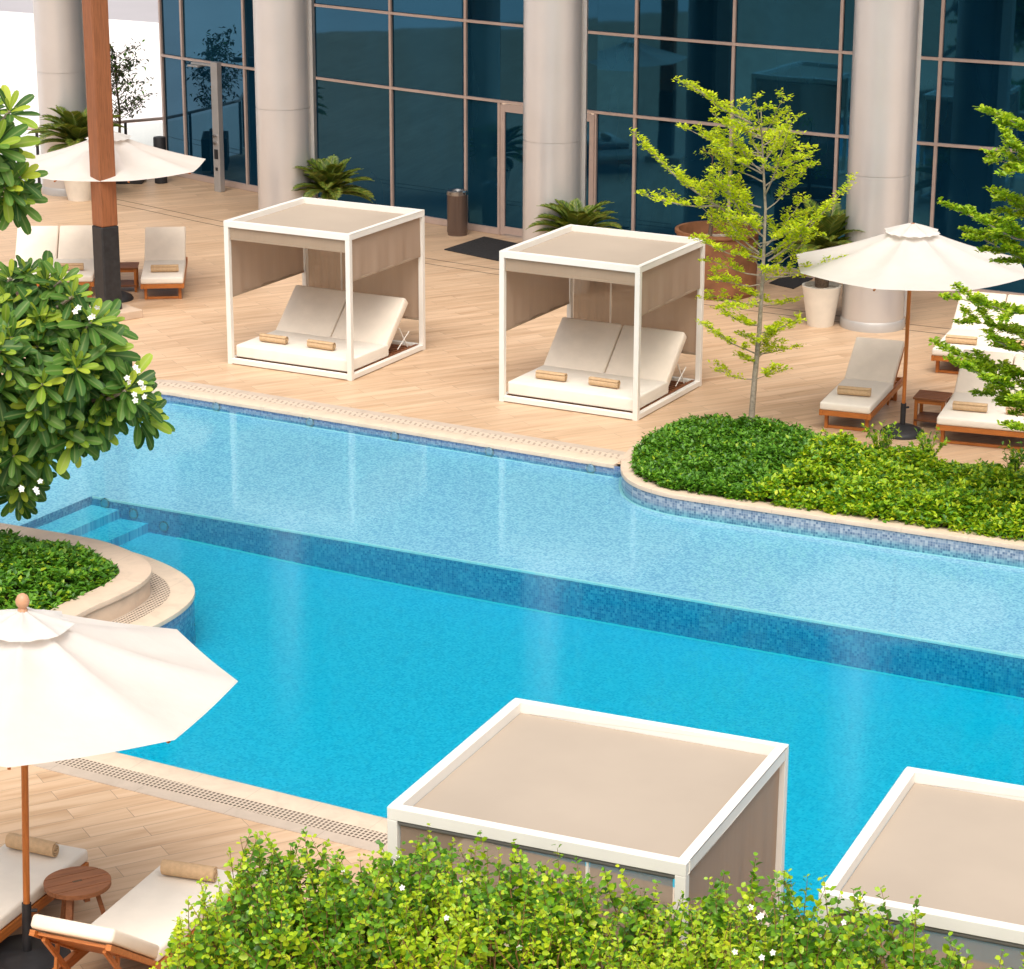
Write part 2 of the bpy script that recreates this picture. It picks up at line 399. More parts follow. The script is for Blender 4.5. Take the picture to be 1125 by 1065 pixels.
def ribbon(poly, d0, d1, z0, z1, mb=None):
    """a band that follows an open line between two offsets, solid from z0 to z1"""
    a = offset(poly, d0, False); b = offset(poly, d1, False); n = len(poly); mb = mb or MB()
    vs = [(*q, z) for z in (z0, z1) for q in a]+[(*q, z) for z in (z0, z1) for q in b]
    f = []
    for i in range(n-1):
        A0, A1, B0, B1 = i, n+i, 2*n+i, 3*n+i
        f += [(A1, B1, B1+1, A1+1), (A0, A1, A1+1, A0+1), (B0, B0+1, B1+1, B1)]
    f += [(0, 2*n, 3*n, n), (n-1, 2*n-1, 4*n-1, 3*n-1)]
    return mb.add(vs, f)

# ------------------------------------------------------------------ leaf clouds
T_SMALL = (np.array([(0,0,0), (.45,-.5,.10), (.45,.5,.10), (1,0,-.06)]), [(0,2,3), (0,3,1)])
T_ROUND = (np.array([(0,0,0), (.25,-.40,.09), (.68,-.44,.09), (.25,.40,.09), (.68,.44,.09), (.5,0,0), (1,0,-.08)]),
           [(0,3,5), (3,4,5), (4,6,5), (0,5,1), (1,5,2), (2,5,6)])
def _plum():
    rows = [(0, .05), (.12, .22), (.32, .58), (.55, .92), (.75, 1), (.90, .78), (.98, .35)]
    v = []; f = []; ac = []
    for t, w in rows:
        z = -.16*t*t
        v += [(t, -.5*w, z+.035*w), (t, -.25*w, z+.012*w), (t, 0, z), (t, .25*w, z+.012*w), (t, .5*w, z+.035*w)]; ac += [1, .5, 0, .5, 1]
    for i in range(len(rows)-1):
        for k in range(4): a = i*5+k; f.append((a, a+1, a+6, a+5))
    return np.array(v), f, np.array(ac)
T_PLUM = _plum()
def norm(a): return a/np.maximum(np.linalg.norm(a, axis=-1, keepdims=True), 1e-9)
class Leaves:
    def __init__(s, tmpl): s.t = tmpl; s.P = []; s.D = []; s.N = []; s.L = []; s.W = []; s.I = []
    def add(s, p, d, n, L, W, mi=0):
        k = len(p); s.P.append(np.asarray(p, float)); s.D.append(np.asarray(d, float)); s.N.append(np.asarray(n, float))
        s.L.append(np.broadcast_to(np.asarray(L, float), (k,))); s.W.append(np.broadcast_to(np.asarray(W, float), (k,))); s.I.append(np.broadcast_to(np.asarray(mi), (k,)))
    def build(s, name, mats, parent=None, smooth=False, origin=(0,0,0)):
        P = np.concatenate(s.P)-np.array(origin); D = norm(np.concatenate(s.D)); N = np.concatenate(s.N); L = np.concatenate(s.L); W = np.concatenate(s.W); I = np.concatenate(s.I)
        S = norm(np.cross(N, D)+1e-6); N = np.cross(D, S)
        tv = s.t[0]; k = len(tv); n = len(P)
        V = P[:, None]+D[:, None]*(tv[None, :, 0:1]*L[:, None, None])+S[:, None]*(tv[None, :, 1:2]*W[:, None, None])+N[:, None]*(tv[None, :, 2:3]*L[:, None, None])
        V = V.reshape(-1, 3); fs = s.t[1]; lens = np.array([len(f) for f in fs]); flat = np.concatenate([np.array(f) for f in fs])
        idx = (flat[None]+(np.arange(n)*k)[:, None]).reshape(-1); tot = np.tile(lens, n); st = np.concatenate([[0], np.cumsum(tot)[:-1]])
        me = bpy.data.meshes.new(name); me.vertices.add(len(V)); me.vertices.foreach_set('co', V.reshape(-1).astype('f'))
        me.loops.add(len(idx)); me.loops.foreach_set('vertex_index', idx.astype('i'))
        me.polygons.add(len(tot)); me.polygons.foreach_set('loop_start', st.astype('i')); me.polygons.foreach_set('loop_total', tot.astype('i'))
        for m in mats: me.materials.append(MAT[m])
        me.polygons.foreach_set('material_index', np.repeat(I, len(fs)).astype('i'))
        if len(s.t) > 2:
            at_ = me.attributes.new('across', 'FLOAT', 'POINT'); at_.data.foreach_set('value', np.tile(s.t[2], n).astype('f'))
        me.update(calc_edges=True)
        if smooth: me.shade_smooth()
        o = bpy.data.objects.new(name, me); col.objects.link(o)
        if parent: o.parent = parent
        return o
def rvec(n): return norm(RNG.normal(size=(n, 3)))
def inpoly(x, y, poly):
    p = np.array(poly); c = np.zeros(len(x), bool); j = len(p)-1
    for i in range(len(p)):
        xi, yi, xj, yj = *p[i], *p[j]
        c ^= ((yi > y) != (yj > y)) & (x < (xj-xi)*(y-yi)/(yj-yi+1e-12)+xi); j = i
    return c
def vnoise(x, y, s, seed=0):
    """cheap smooth 2-d noise in -1..1"""
    r = np.random.default_rng(seed); o = np.zeros_like(x)
    for k in range(6):
        a = r.uniform(0, 2*PI); f = s*r.uniform(.6, 1.7); o += np.sin((x*math.cos(a)+y*math.sin(a))*f+r.uniform(0, 6.28))
    return o/3.0

# ================================================================== SETTING
PD = Vector((math.cos(R(-28)), math.sin(R(-28)))); PV = Vector((-PD.y, PD.x))
far_line = [(-4.48, 31.76), (-1.4, 30.0), (1.22, 28.50)]
q = [at(684, 503, .1), at(683, 513, .1), at(684.5, 519, .1), at(689, 525, .1), at(698, 531, .1), at(712, 536.5, .1), at(735, 542.5, .1), at(762, 547, .1), at(860, 561.3, .1), at(1125, 600, .1)]
plant_edge = [(p.x, p.y) for p in q]
pe_dir = (Vector(plant_edge[-1])-Vector(plant_edge[-3])).normalized()
plant_edge.append(tuple(Vector(plant_edge[-1])+pe_dir*5.5))
near_line = [(8.3, 13.4), (-1.01, 18.49), (-3.30, 19.76)]
penin = [(-3.85, 20.06), (-4.15, 20.4), (-4.25, 20.9), (-4.1, 21.7), (-3.78, 22.55), (-3.5, 22.98), (-3.33, 23.35), (-3.24, 23.7), (-3.24, 24.02), (-3.36, 24.4), (-3.62, 24.78), (-3.95, 25.12), (-4.3, 25.36), (-5.62, 25.98), (-7.3, 26.75)]
left_end = [(-8.0, 27.3), (-8.2, 28.2), (-7.6, 29.6), (-6.6, 30.7), (-5.7, 31.5), (-5.1, 31.86), (-4.75, 31.89)]
def smooth_open(p, it=2):
    r = chaikin(p, it, False); return [p[0]]+r+[p[-1]]
near_s = near_line[:2]+smooth_open([near_line[2]]+penin+left_end+[far_line[0]], 2)+far_line[1:]   # counter-clockwise is reversed below
plant_s = smooth_open(plant_edge, 2)
outline = near_s+plant_s+[(11.5, 20.5)]            # clockwise as seen from above
outline = outline[::-1]                             # now counter-clockwise
def area(p): return sum(p[i-1][0]*p[i][1]-p[i][0]*p[i-1][1] for i in range(len(p)))/2
if area(outline) < 0: outline = outline[::-1]

# ground, beyond the terrace
g = structure(MB().add([(-400, -90, -.6), (400, -90, -.6), (400, 700, -.6), (-400, 700, -.6)], [(0,1,2,3)]).build('ground', 'pavement_pale'))

# deck with the pool cut out
hole = offset(outline, .06)
facx = lambda x: 42.15-.763*x+.019*x*x
dout = [(-30, -40), (30, -40), (30, 60), (-5.5, 60), (-6.2, 48.4), (-7.4, 47.85), (-9.0, 46.95), (-30, 46.2)]
tri = tessellate_polygon([[Vector((*p, 0)) for p in dout], [Vector((*p, 0)) for p in hole]])
allp = dout+hole
vs = [(p[0], p[1], 0) for p in allp]; fs = []
for a, b, c in tri:
    A, B, C_ = allp[a], allp[b], allp[c]
    if (B[0]-A[0])*(C_[1]-A[1])-(B[1]-A[1])*(C_[0]-A[0]) < 0: b, c = c, b
    fs.append((a, b, c))
mb = MB().add(vs, fs)
n = len(dout); k0 = len(mb.v)
mb.add([(p[0], p[1], z) for z in (0, -.6) for p in dout], [(i, i+n, (i+1) % n+n, (i+1) % n) for i in range(n)])
structure(mb.build('deck', 'deck'))

# pool shell: walls, shelf, steps, floor
LEDGE = -.15; FLOOR = -.56; WATER = -.05
K = at(100, 545.5, LEDGE); E2 = at(1125, 722, LEDGE)
ld = (E2-K).to_2d().normalized(); ln = Vector((-ld.y, ld.x))
lw_dir = (at(0, 587, LEDGE)-K).to_2d().normalized()
mb = MB(); n = len(outline)
mb.add([(p[0], p[1], z) for z in (-.012, -1.0) for p in outline], [(i, (i+1) % n, n+(i+1) % n, n+i) for i in range(n)])
pool = structure(mb.build('pool', 'wall_mosaic'))
Kv = K.to_2d()
P1 = Kv; P2 = Kv+ld*16; P3 = P2+ln*9; P4 = Kv+ln*9-ld*9; P5 = Kv+lw_dir*3.2-ld*9; P6 = Kv+lw_dir*3.2
mb = MB().prism([P1, P2, P3, P4, P5, P6], -1.0, LEDGE, bottom=False)
sh = mb.build('shelf', ['floor_mosaic', 'wall_mosaic'], pool)
for p in sh.data.polygons:
    if abs(p.normal.z) < .5: p.material_index = 1
mb = MB()
for k, (d, z) in enumerate(((.40, -.255), (.80, -.36))):
    a = Kv-ld*.001; b = Kv+lw_dir*3.2
    poly = [a+ln*.002, b, b+ld*d, a+ld*d+ln*.002]
    mb.prism(poly[::1] if area(poly) > 0 else poly[::-1], -1.0+.002*k, z, bottom=False)
st = mb.build('step', ['floor_mosaic', 'wall_mosaic'], pool)
for p in st.data.polygons:
    if abs(p.normal.z) < .5: p.material_index = 0
fl = []
us = [0, 1.2, 2.2, 3.2, 4.4, 6, 18]; zs = [-.46, -.47, -.50, -.535, -.56, -.57, -.585]
for u in us:
    a = Kv+ld*(u-2 if u == 0 else u)
    fl += [a+ln*3, a-ln*16]
vs = [(p.x, p.y, zs[i//2]) for i, p in enumerate(fl)]
MB().add(vs, [(2*i, 2*i+1, 2*i+3, 2*i+2) for i in range(len(us)-1)]).build('pool_floor', 'deep_mosaic', pool)
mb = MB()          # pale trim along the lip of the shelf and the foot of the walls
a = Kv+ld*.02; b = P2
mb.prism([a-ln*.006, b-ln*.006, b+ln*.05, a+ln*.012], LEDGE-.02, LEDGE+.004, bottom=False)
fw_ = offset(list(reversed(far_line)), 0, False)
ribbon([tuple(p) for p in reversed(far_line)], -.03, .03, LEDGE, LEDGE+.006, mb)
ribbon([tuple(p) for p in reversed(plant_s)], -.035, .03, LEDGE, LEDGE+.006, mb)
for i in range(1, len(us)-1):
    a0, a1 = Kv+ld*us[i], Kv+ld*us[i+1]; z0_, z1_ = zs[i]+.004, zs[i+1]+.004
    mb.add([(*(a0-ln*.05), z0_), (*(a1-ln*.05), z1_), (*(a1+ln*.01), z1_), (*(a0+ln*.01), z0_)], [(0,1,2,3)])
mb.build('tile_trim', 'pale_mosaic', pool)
wp = offset(outline, .03)
water = structure(MB().prism(wp, -1.05, WATER).build('water', 'water'))

# coping, drain grate and border round the pool (open line without the planter kerb)
line = (near_line[:2]+smooth_open([near_line[2]]+penin+left_end+[far_line[0]], 2)+far_line[1:])[::-1]
cop = structure(ribbon(line, -.012, .24, -.035, .012).build('pool_edge', 'coping_stone', smooth=40, bevel=.008))
far_part = [(1.30, 28.46), (-1.4, 30.0), (-4.40, 31.71), (-4.8, 31.87)]
structure(ribbon(line, .415, .56, 0, .006).build('deck_border', 'border_stone'))
nl = [near_line[2], near_line[1], near_line[0]][::1]
def sub(l, cond): return [p for p in l if cond(p)]
near_g = sub(line, lambda p: p[1] < 24.9)
far_g = sub(line, lambda p: p[1] > 24.9)
structure(ribbon(near_g, .24, .415, 0, .008).build('drain_channel', 'drain_grate'))
structure(ribbon(far_g, .24, .415, 0, .008).build('drain_channel', 'slot_grate'))

# planter kerb on the right
kerb_in = plant_s
back = [at(684, 503, .1), at(690, 496, .1), at(702, 486, .1), at(722, 474, .1), at(760, 462, .1), at(800, 463, .1), at(850, 470, .1), at(900, 483, .1), at(940, 494, .1), at(1090, 521, .1)]
backl = [(p.x, p.y) for p in back]; bd = (Vector(backl[-1])-Vector(backl[-2])).normalized(); backl.append(tuple(Vector(backl[-1])+bd*5))
kerb_path = smooth_open(plant_edge[::-1]+backl[1:], 2)
bed_poly = kerb_path[:]
if area(bed_poly) < 0: bed_poly = bed_poly[::-1]
kmb = MB(); pk = plant_s[::-1]
ribbon(kerb_path, -.018, .22, .055, .105, kmb)
ribbon(kerb_path, .0, .2, -.02, .056, kmb)
kerb = kmb.build('planter_kerb', 'curb_stone', smooth=40, bevel=.012)
tag(kerb, 'low travertine kerb edging the planting bed that juts into the pool', 'kerb')
tmb = MB(); n = len(pk)
tmb.add([(p[0], p[1], z) for z in (.056, -.2) for p in offset(pk, -.004, False)], [(i, i+1, n+i+1, n+i) for i in range(n-1)])
tmb.build('tile_band', 'band_mosaic', kerb)

# planter of the peninsula on the left
pen_curve = sub(line, lambda p: p[1] < 26.7 and p[1] > 20.6 and p[0] > -7.2)
pk2 = offset(pen_curve, .44, False)
inner2 = offset(pen_curve, .72, False)
pmb = MB(); ribbon(pk2, 0, .28, 0, .20, pmb); ribbon(pk2, -.025, .30, .20, .25, pmb)
k2 = pmb.build('planter_kerb', 'curb_stone', smooth=40, bevel=.01)
tag(k2, 'raised rounded stone planter kerb on the left poolside point', 'kerb')
bed2 = inner2+[(-9.5, 21.0), (-9.5, 27.0)]
if area(bed2) < 0: bed2 = bed2[::-1]

# ------------------------------------------------------------------ planting beds
def bed(poly, name, label, n, mats, hfun, z0, leafL, matf, xr=None):
    p = np.array(poly); lo, hi = p.min(0), p.max(0)
    if xr: lo[0] = max(lo[0], xr[0]); hi[0] = min(hi[0], xr[1])
    X = []; Y = []
    while sum(map(len, X)) < n:
        x = RNG.uniform(lo[0], hi[0], n); y = RNG.uniform(lo[1], hi[1], n); k = inpoly(x, y, poly); X.append(x[k]); Y.append(y[k])
    x = np.concatenate(X)[:n]; y = np.concatenate(Y)[:n]; h = hfun(x, y)
    z = z0+h*(1-.55*RNG.uniform(0, 1, n)**1.8)
    c = 4; lv = Leaves(T_SMALL)
    for j in range(c):
        a = RNG.uniform(0, 2*PI, n); el = RNG.uniform(-.15, .9, n)
        d = np.stack([np.cos(a)*np.cos(el), np.sin(a)*np.cos(el), np.sin(el)], 1)
        L = leafL*RNG.uniform(.65, 1.25, n)
        pos = np.stack([x, y, z], 1)+RNG.normal(size=(n, 3))*.012
        lv.add(pos, d, np.array([0, 0, 1.])+.5*rvec(n), L, L*.55, matf(x, y))
    o = lv.build(name, mats)
    return o
def edge_dist(x, y, poly):
    p = np.array(poly); d = np.full(len(x), 9.)
    for i in range(len(p)):
        a = p[i-1]; b = p[i]; ab = b-a; t = np.clip(((x-a[0])*ab[0]+(y-a[1])*ab[1])/(ab@ab+1e-9), 0, 1)
        d = np.minimum(d, np.hypot(x-a[0]-t*ab[0], y-a[1]-t*ab[1]))
    return d
in_poly = offset(bed_poly, -.20)
def h_right(x, y):
    e = edge_dist(x, y, bed_poly); dome = np.clip(e/.55, .25, 1)**.6
    return (.165+.045*vnoise(x, y, 3.5, 1)+.055*vnoise(x, y, 8, 2)+.05*vnoise(x, y, 17, 6))*dome+.02
SPLIT = lambda x, y: x-.52*(y-27.1) - 2.95 + .22*vnoise(x, y, 3, 5)     # left and back: dark plants, right and front: yellow ones
def soil_mesh(poly, z, hf, name, parent=None):
    b = MB().prism(poly, z-.05, z, bottom=False); return b.build(name, 'soil', parent)
def bed_share(sign, n, mats, name, label, hf, L, probs):
    p = np.array(bed_poly); lo = p.min(0); hi = p.max(0); hi[0] = min(hi[0], 7.5)
    inner = offset(bed_poly, -.13); X = []; Y = []
    while sum(map(len, X)) < n:
        x = RNG.uniform(lo[0], hi[0], n); y = RNG.uniform(lo[1], hi[1], n)
        k = inpoly(x, y, inner) & (sign*(SPLIT(x, y)+RNG.normal(size=n)*.12) > 0); X.append(x[k]); Y.append(y[k])
    x = np.concatenate(X)[:n]; y = np.concatenate(Y)[:n]; h = hf(x, y)
    z = .08+h*(1-.75*RNG.uniform(0, 1, n)**1.3)+.06*(RNG.uniform(size=n) < .05)
    lv = Leaves(T_SMALL)
    for j in range(5):
        a = RNG.uniform(0, 2*PI, n); el = RNG.uniform(-.2, 1.0, n)
        d = np.stack([np.cos(a)*np.cos(el), np.sin(a)*np.cos(el), np.sin(el)], 1); l = L*RNG.uniform(.6, 1.25, n)
        lv.add(np.stack([x, y, z], 1)+RNG.normal(size=(n, 3))*.014, d, np.array([0, 0, 1.])+.55*rvec(n), l, l*.58, (RNG.uniform(size=n) < probs).astype(int))
    return tag(lv.build(name, mats), label, 'ground cover', kind='stuff')
bed_share(-1, 9000, ['bed_dark', 'bright_leaf'], 'ground_cover', 'dense dark green ground cover filling the rounded end of the poolside bed', h_right, .06, .06)
def h_right2(x, y): return h_right(x, y)*1.05+.10*np.clip(vnoise(x, y, 7, 8), -.3, 1)
bed_share(1, 9500, ['bed_yellow', 'bed_dark'], 'ground_cover', 'yellow green low shrubs filling the right end of the poolside bed', h_right2, .07, .28)
structure(soil_mesh(offset(bed_poly, -.12), .10, None, 'soil'))
p2 = offset(bed2, -.02)
def h_left(x, y):
    e = edge_dist(x, y, bed2); return (.21+.05*vnoise(x, y, 4, 3)+.07*vnoise(x, y, 10, 4))*np.clip(e/.4, .15, 1)**.6
o = bed(p2, 'ground_cover', '', 9000, ['bed_dark', 'bright_leaf'], h_left, .17, .075, lambda x, y: (RNG.uniform(size=len(x)) < .12).astype(int), (-7.2, 0))
tag(o, 'dark green leafy ground cover in the raised planter on the left', 'ground cover', kind='stuff')
structure(soil_mesh(p2, .17, None, 'soil'))

# taller leafy sprigs standing up along the back of the bed
for i, (px, py, hh, lab) in enumerate(((968, 506, .42, 'tall yellow green sprig rising beside the umbrella base'), (1020, 512, .40, 'bushy green sprig at the back of the bed, below the slatted table'),
                                       (1110, 528, .42, 'dark green bushy sprig at the far right of the bed'))):
    P = at(px, py, .1); lv = Leaves(T_SMALL); mbp = MB()
    for k in range(16):
        a = RNG.uniform(0, 2*PI); tip = np.array([P.x, P.y, .1])+np.array([math.cos(a)*.24*RNG.uniform(.2, 1), math.sin(a)*.24*RNG.uniform(.2, 1), hh*RNG.uniform(.6, 1.1)])
        b0 = np.array([P.x, P.y, .1]); mbp.tube([b0, (b0+tip)/2+np.array([0, 0, .04]), tip], [.006, .004, .002], 4)
        m_ = 16; tt = RNG.uniform(.3, 1, m_)[:, None]; pos = b0+(tip-b0)*tt
        lv.add(pos, rvec(m_)+np.array([0, 0, .5]), rvec(m_)*.5+np.array([0, 0, 1]), RNG.uniform(.05, .08, m_), RNG.uniform(.025, .04, m_), (RNG.uniform(size=m_) < .3).astype(int))
    t = thing('shrub', (P.x, P.y, .1), 0, lab, 'shrub', 'sprigs along the back of the poolside bed')
    f = lv.build('foliage', ['bed_yellow', 'bed_dark'] if i != 2 else ['bed_dark', 'bed_yellow'], t, origin=(P.x, P.y, .1))
    s = mbp.build('stem', 'green_stem', t)
    s.data.transform(Matrix.Translation((-P.x, -P.y, -.1)))

# ================================================================== HOTEL FACADE
bx = Vector((0, 42.2, 0))
hotel = thing('hotel_building', bx, 0, 'hotel front of dark teal glass in bronze frames behind round pale columns', 'building')
def xat(px):
    """where the facade curve crosses the sight line through photo column px"""
    lo, hi = -12., 16.
    for _ in range(50):
        mid = (lo+hi)/2; P = Vector((mid, facx(mid), 2.3)); d = P-Vector((0, 0, CAMH)); u = 562.5+F*d.dot(_r)/d.dot(_fw)
        if u < px: lo = mid
        else: hi = mid
    return lo
mulls = [xat(p) for p in (178, 201, 269, 345, 430, 512)]+[xat(549), xat(655)]+[xat(p) for p in (698, 804, 920, 1028.5, 1140)]
x = mulls[-1]
for k in range(5): x += 1.45; mulls.append(x)
rows = [0.06, 2.3, 3.6, 4.9, 6.2]
fr = MB()
def W(x, z=0, off=0):
    sl = -.763+.038*x; nv = Vector((sl, -1, 0)).normalized()    # faces the terrace
    return Vector((x, facx(x), z))-bx+nv*off
for x in mulls:
    isdoor = abs(x-xat(549)) < .01 or abs(x-xat(655)) < .01
    fr.beam(W(x, 0), W(x, 2.3 if isdoor else 6.25), .05, .06, up=W(x, 0, -1)-W(x, 0))
for i in range(len(mulls)-1):
    a, b = mulls[i], mulls[i+1]
    for z in rows:
        if z < 1 and 549 < 549+1 and abs(a-xat(549)) < .01: continue
        fr.beam(W(a, z, .004), W(b, z, .004), .07, .045 if z > 1 else .11, up=(0, 0, 1))
fr.build('window_frame', 'bronze_frame', hotel)
dl = mulls.index(min(mulls, key=lambda v: abs(v-xat(549))))
for i in range(len(mulls)-1):
    for r in range(len(rows)-1):
        if i == dl and r == 0: continue
        a, b = W(mulls[i], 0, -.012), W(mulls[i+1], 0, -.012); z0, z1 = rows[r], rows[r+1]
        tw = random.uniform(-.006, .006); nn = W(mulls[i], 0, 1)-W(mulls[i], 0)
        vs = [a+Vector((0, 0, z0)), b+Vector((0, 0, z0)), b+Vector((0, 0, z1))+nn*tw, a+Vector((0, 0, z1))+nn*tw]
        back = [v-nn*.02 for v in vs]
        MB().add(vs+back, [(0,1,2,3), (7,6,5,4), (0,4,5,1), (2,6,7,3), (1,5,6,2), (3,7,4,0)]).build('window_pane', random.choice(['tinted_glass', 'tinted_glass', 'tinted_glass_dim', 'tinted_glass_pale']), hotel)
# double door between the mullions behind the second column from the right
da, db = mulls[dl], mulls[dl+1]; dm = (da+db)/2
for a, b, hs in ((da, dm, 1), (dm, db, -1)):
    A, B = W(a, 0, .02), W(b, 0, .02); d = (B-A).normalized(); A = A+d*.05; B = B-d*.012
    dmb = MB()
    for P in (A+d*.045, B-d*.045): dmb.beam(P+Vector((0, 0, .02)), P+Vector((0, 0, 2.25)), .09, .05, up=d.cross(Vector((0, 0, 1))))
    for z in (.10, 2.2): dmb.beam(A+d*.09+Vector((0, 0, z)), B-d*.09+Vector((0, 0, z)), .048, .13)
    door = dmb.build('door', 'bronze_frame', hotel)
    nn = d.cross(Vector((0, 0, 1))); vs = [A+d*.08+Vector((0, 0, .16)), B-d*.08+Vector((0, 0, .16)), B-d*.08+Vector((0, 0, 2.14)), A+d*.08+Vector((0, 0, 2.14))]
    MB().add(vs, [(0,1,2,3)]).build('door_pane', 'tinted_glass', door)
    Hp = (B-d*.05 if hs > 0 else A+d*.05)+nn*.06
    MB().tube([Hp+Vector((0, 0, .85)), Hp+Vector((0, 0, 1.5))], .014, 8).build('handle', 'steel', door)
# wall above the glass and the end wall
up = MB(); xs = mulls
for i in range(len(xs)-1):
    a, b = W(xs[i], 0), W(xs[i+1], 0)
    vs = [a+Vector((0, 0, 6.25)), b+Vector((0, 0, 6.25)), b+Vector((0, 0, 10)), a+Vector((0, 0, 10))]
    up.add(vs, [(0,1,2,3)])
a = W(xs[0], 0); e = a+Vector((3.5, 9, 0))
up.build('upper_wall', 'spandrel', hotel)
em = MB(); 
em.add([a+Vector((.03, .1, 0)), e, e+Vector((0, 0, 10)), a+Vector((.03, .1, 10))], [(3,2,1,0)])
em.build('end_wall', 'tinted_glass', hotel)
cols = [(-8.35, 46.22), (-3.87, 41.85), (.61, 38.56), (5.29, 35.69), (10.3, 33.4)]
sl = [W(x, 9.2, -.02) for x in (mulls[0], -4, 0, 4, 8, mulls[-1])]
fp = [Vector((c[0]-.6, c[1]-2.4, 9.2))-bx for c in cols]
sv = [(-10.2-bx.x, 46.2-bx.y, 9.2)]+[tuple(p) for p in fp]+[(mulls[-1], 33-bx.y, 9.2)]+[tuple(p) for p in reversed(sl)]+[(-9.5, 49-bx.y, 9.2)]
MB().prism([(p[0], p[1]) for p in sv], 9.2, 9.7).build('unseen_shade_slab', 'spandrel', hotel)  # unseen overhang, pushed out past the columns to shade the back deck
for i, (cx, cy) in enumerate(cols):
    zj = 2.27
    c = MB().lathe([(.455, .14), (.455, zj-.012)], 48).lathe([(.447, zj-.012), (.447, zj+.006)], 48).lathe([(.455, zj+.006), (.455, 9.2)], 48).build('column', 'column_metal', hotel, smooth=40)
    c.location = Vector((cx, cy, 0))-bx
    MB().lathe([(.475, 0), (.475, .11), (.46, .14)], 48).build('base_ring', 'column_trim', c, smooth=40)
    tr = MB(); aa = R(-14)
    tr.box(.40, .515, .04, .30, .14, 9.19, Matrix.Rotation(aa+R(8), 4, 'Z'))
    if i < 4: tr.build('cable_cover', 'column_trim', c)

# thin joint lines in the deck that link the columns
for k, off_ in enumerate((-.12, .28)):
    pts = [(cols[0][0]-3, cols[0][1]+2.4+off_)]+[(c[0], c[1]+off_) for c in cols]
    structure(ribbon(smooth_open(pts, 2)[::-1], -.012, .012, 0, .003).build('deck_joint', 'joint'))

# ------------------------------------------------------------------ background beyond the terrace
wa, wb = at(-30, 141, -.6), at(185, 96.5, -.6)
za, zb = zat(-30, 1, wa), zat(185, 18, wb)
bk_ = 3.2
dv = (wb-wa).normalized(); nn_ = Vector((-dv.y, dv.x, 0)); za, zb = zat(-30, 1, wa+nn_*bk_), zat(185, 18, wb+nn_*bk_); nv = Vector((-dv.y, dv.x, 0))*.3
ext = dv*8
A, B = wa-dv*6, wb+ext
za2 = za+(za-zb)*6/(wb-wa).length; zb2 = zb-(za-zb)*8/(wb-wa).length
vs = [A, B, B+nn_*bk_+Vector((0, 0, zb2+.6)), A+nn_*bk_+Vector((0, 0, za2+.6))]; vs = vs+[v+nv for v in vs]
w = MB().add(vs, [(0,1,2,3), (7,6,5,4), (0,4,5,1), (2,6,7,3), (1,5,6,2), (3,7,4,0)]).build('boundary_wall', 'plaster_white')
tag(w, 'long blank white sloping wall beyond the terrace at the upper left', 'wall')

structure(MB().add([(-60, 66, -.55), (20, 66, -.55), (20, 150, -.55), (-60, 150, -.55)], [(0,1,2,3)]).build('road', 'road_grey'))
rl = [at(2, 151, 1.05), at(43, 140.5, 1.05), at(110, 146, 1.05), at(178, 131, 1.05)]
rail_pts = [Vector((-11.5, 46.9, 0)), Vector((-9.0, 46.9, 0)), Vector((-7.45, 47.75, 0)), Vector((-6.72, 48.2, 0))]
rt = thing('glass_railing', rail_pts[1], 0, 'glass terrace railing with dark handrail behind the grey column', 'railing')
loc = lambda P, z: Vector((P.x, P.y, z))-rail_pts[1]
MB().tube([loc(p, 1.08) for p in rail_pts], .03, 8).build('handrail', 'bronze_frame', rt)
for a, b in zip(rail_pts[:-1], rail_pts[1:]):
    nseg = max(1, round((b-a).length/.9))
    for k in range(nseg):
        p, q_ = a.lerp(b, k/nseg), a.lerp(b, (k+1)/nseg)
        MB().beam(loc(p, .0), loc(p, 1.07), .05, .05).build('post', 'dark_metal', rt)
        p2_, q2_ = p.lerp(q_, .06), p.lerp(q_, .94)
        MB().add([loc(p2_, .08), loc(q2_, .08), loc(q2_, 1.0), loc(p2_, 1.0)], [(0,1,2,3)]).build('panel', 'clear_glass', rt)

# black planter box with a young tree
bp = at(155, 202.5); bx0 = bp.x-.95
pb = thing('planter_box', (bp.x-.47, bp.y+.25, 0), R(-3), 'black rectangular planter box by the terrace railing', 'planter')
b = MB().box(-.5, .5, -.25, .25, 0, .62); b.build('box', 'dark_metal', pb, bevel=.01)
MB().box(-.46, .46, -.21, .21, .60, .626).build('soil', 'soil', pb)
def small_tree(name, base, h, spread, n, mats, label, cat, leaf=.07, trunk=.03, dens=None):
    t = thing(name, base, 0, label, cat); tm = MB(); lv = Leaves(T_SMALL); base = np.array(base)
    tm.tube([(0, 0, 0), (.03, .02, h*.4), (-.02, 0, h*.75), (.02, 0, h)], [trunk, trunk*.8, trunk*.5, .006], 7)
    for k in range(n):
        f = RNG.uniform(.25, 1); a = RNG.uniform(0, 2*PI); ln_ = spread*(1.15-f*.6)*RNG.uniform(.5, 1.1)
        s = np.array([0, 0, h*f]); e = s+np.array([math.cos(a)*ln_, math.sin(a)*ln_, ln_*.55])
        tm.tube([s, (s+e)/2+np.array([0, 0, .04]), e], [.008, .006, .003], 4)
        m_ = 26; tt = RNG.uniform(.35, 1.05, m_)[:, None]; pos = s+(e-s)*tt+RNG.normal(size=(m_, 3))*.05
        L = leaf*RNG.uniform(.7, 1.2, m_); lv.add(pos, rvec(m_)+np.array([0, 0, -.1]), rvec(m_)*.7+np.array([0, 0, 1]), L, L*.42, (RNG.uniform(size=m_) < .15).astype(int))
    tm.build('trunk', 'dark_bark', t, smooth=60); lv.build('foliage', mats, t); return t
small_tree('young_tree', (bp.x-.42, bp.y+.25, .62), 1.85, .75, 44, ['shrub_leaf', 'bed_dark'], 'thin dark leaved young tree in the black planter box', 'tree', .10)
bo = at(177, 201)
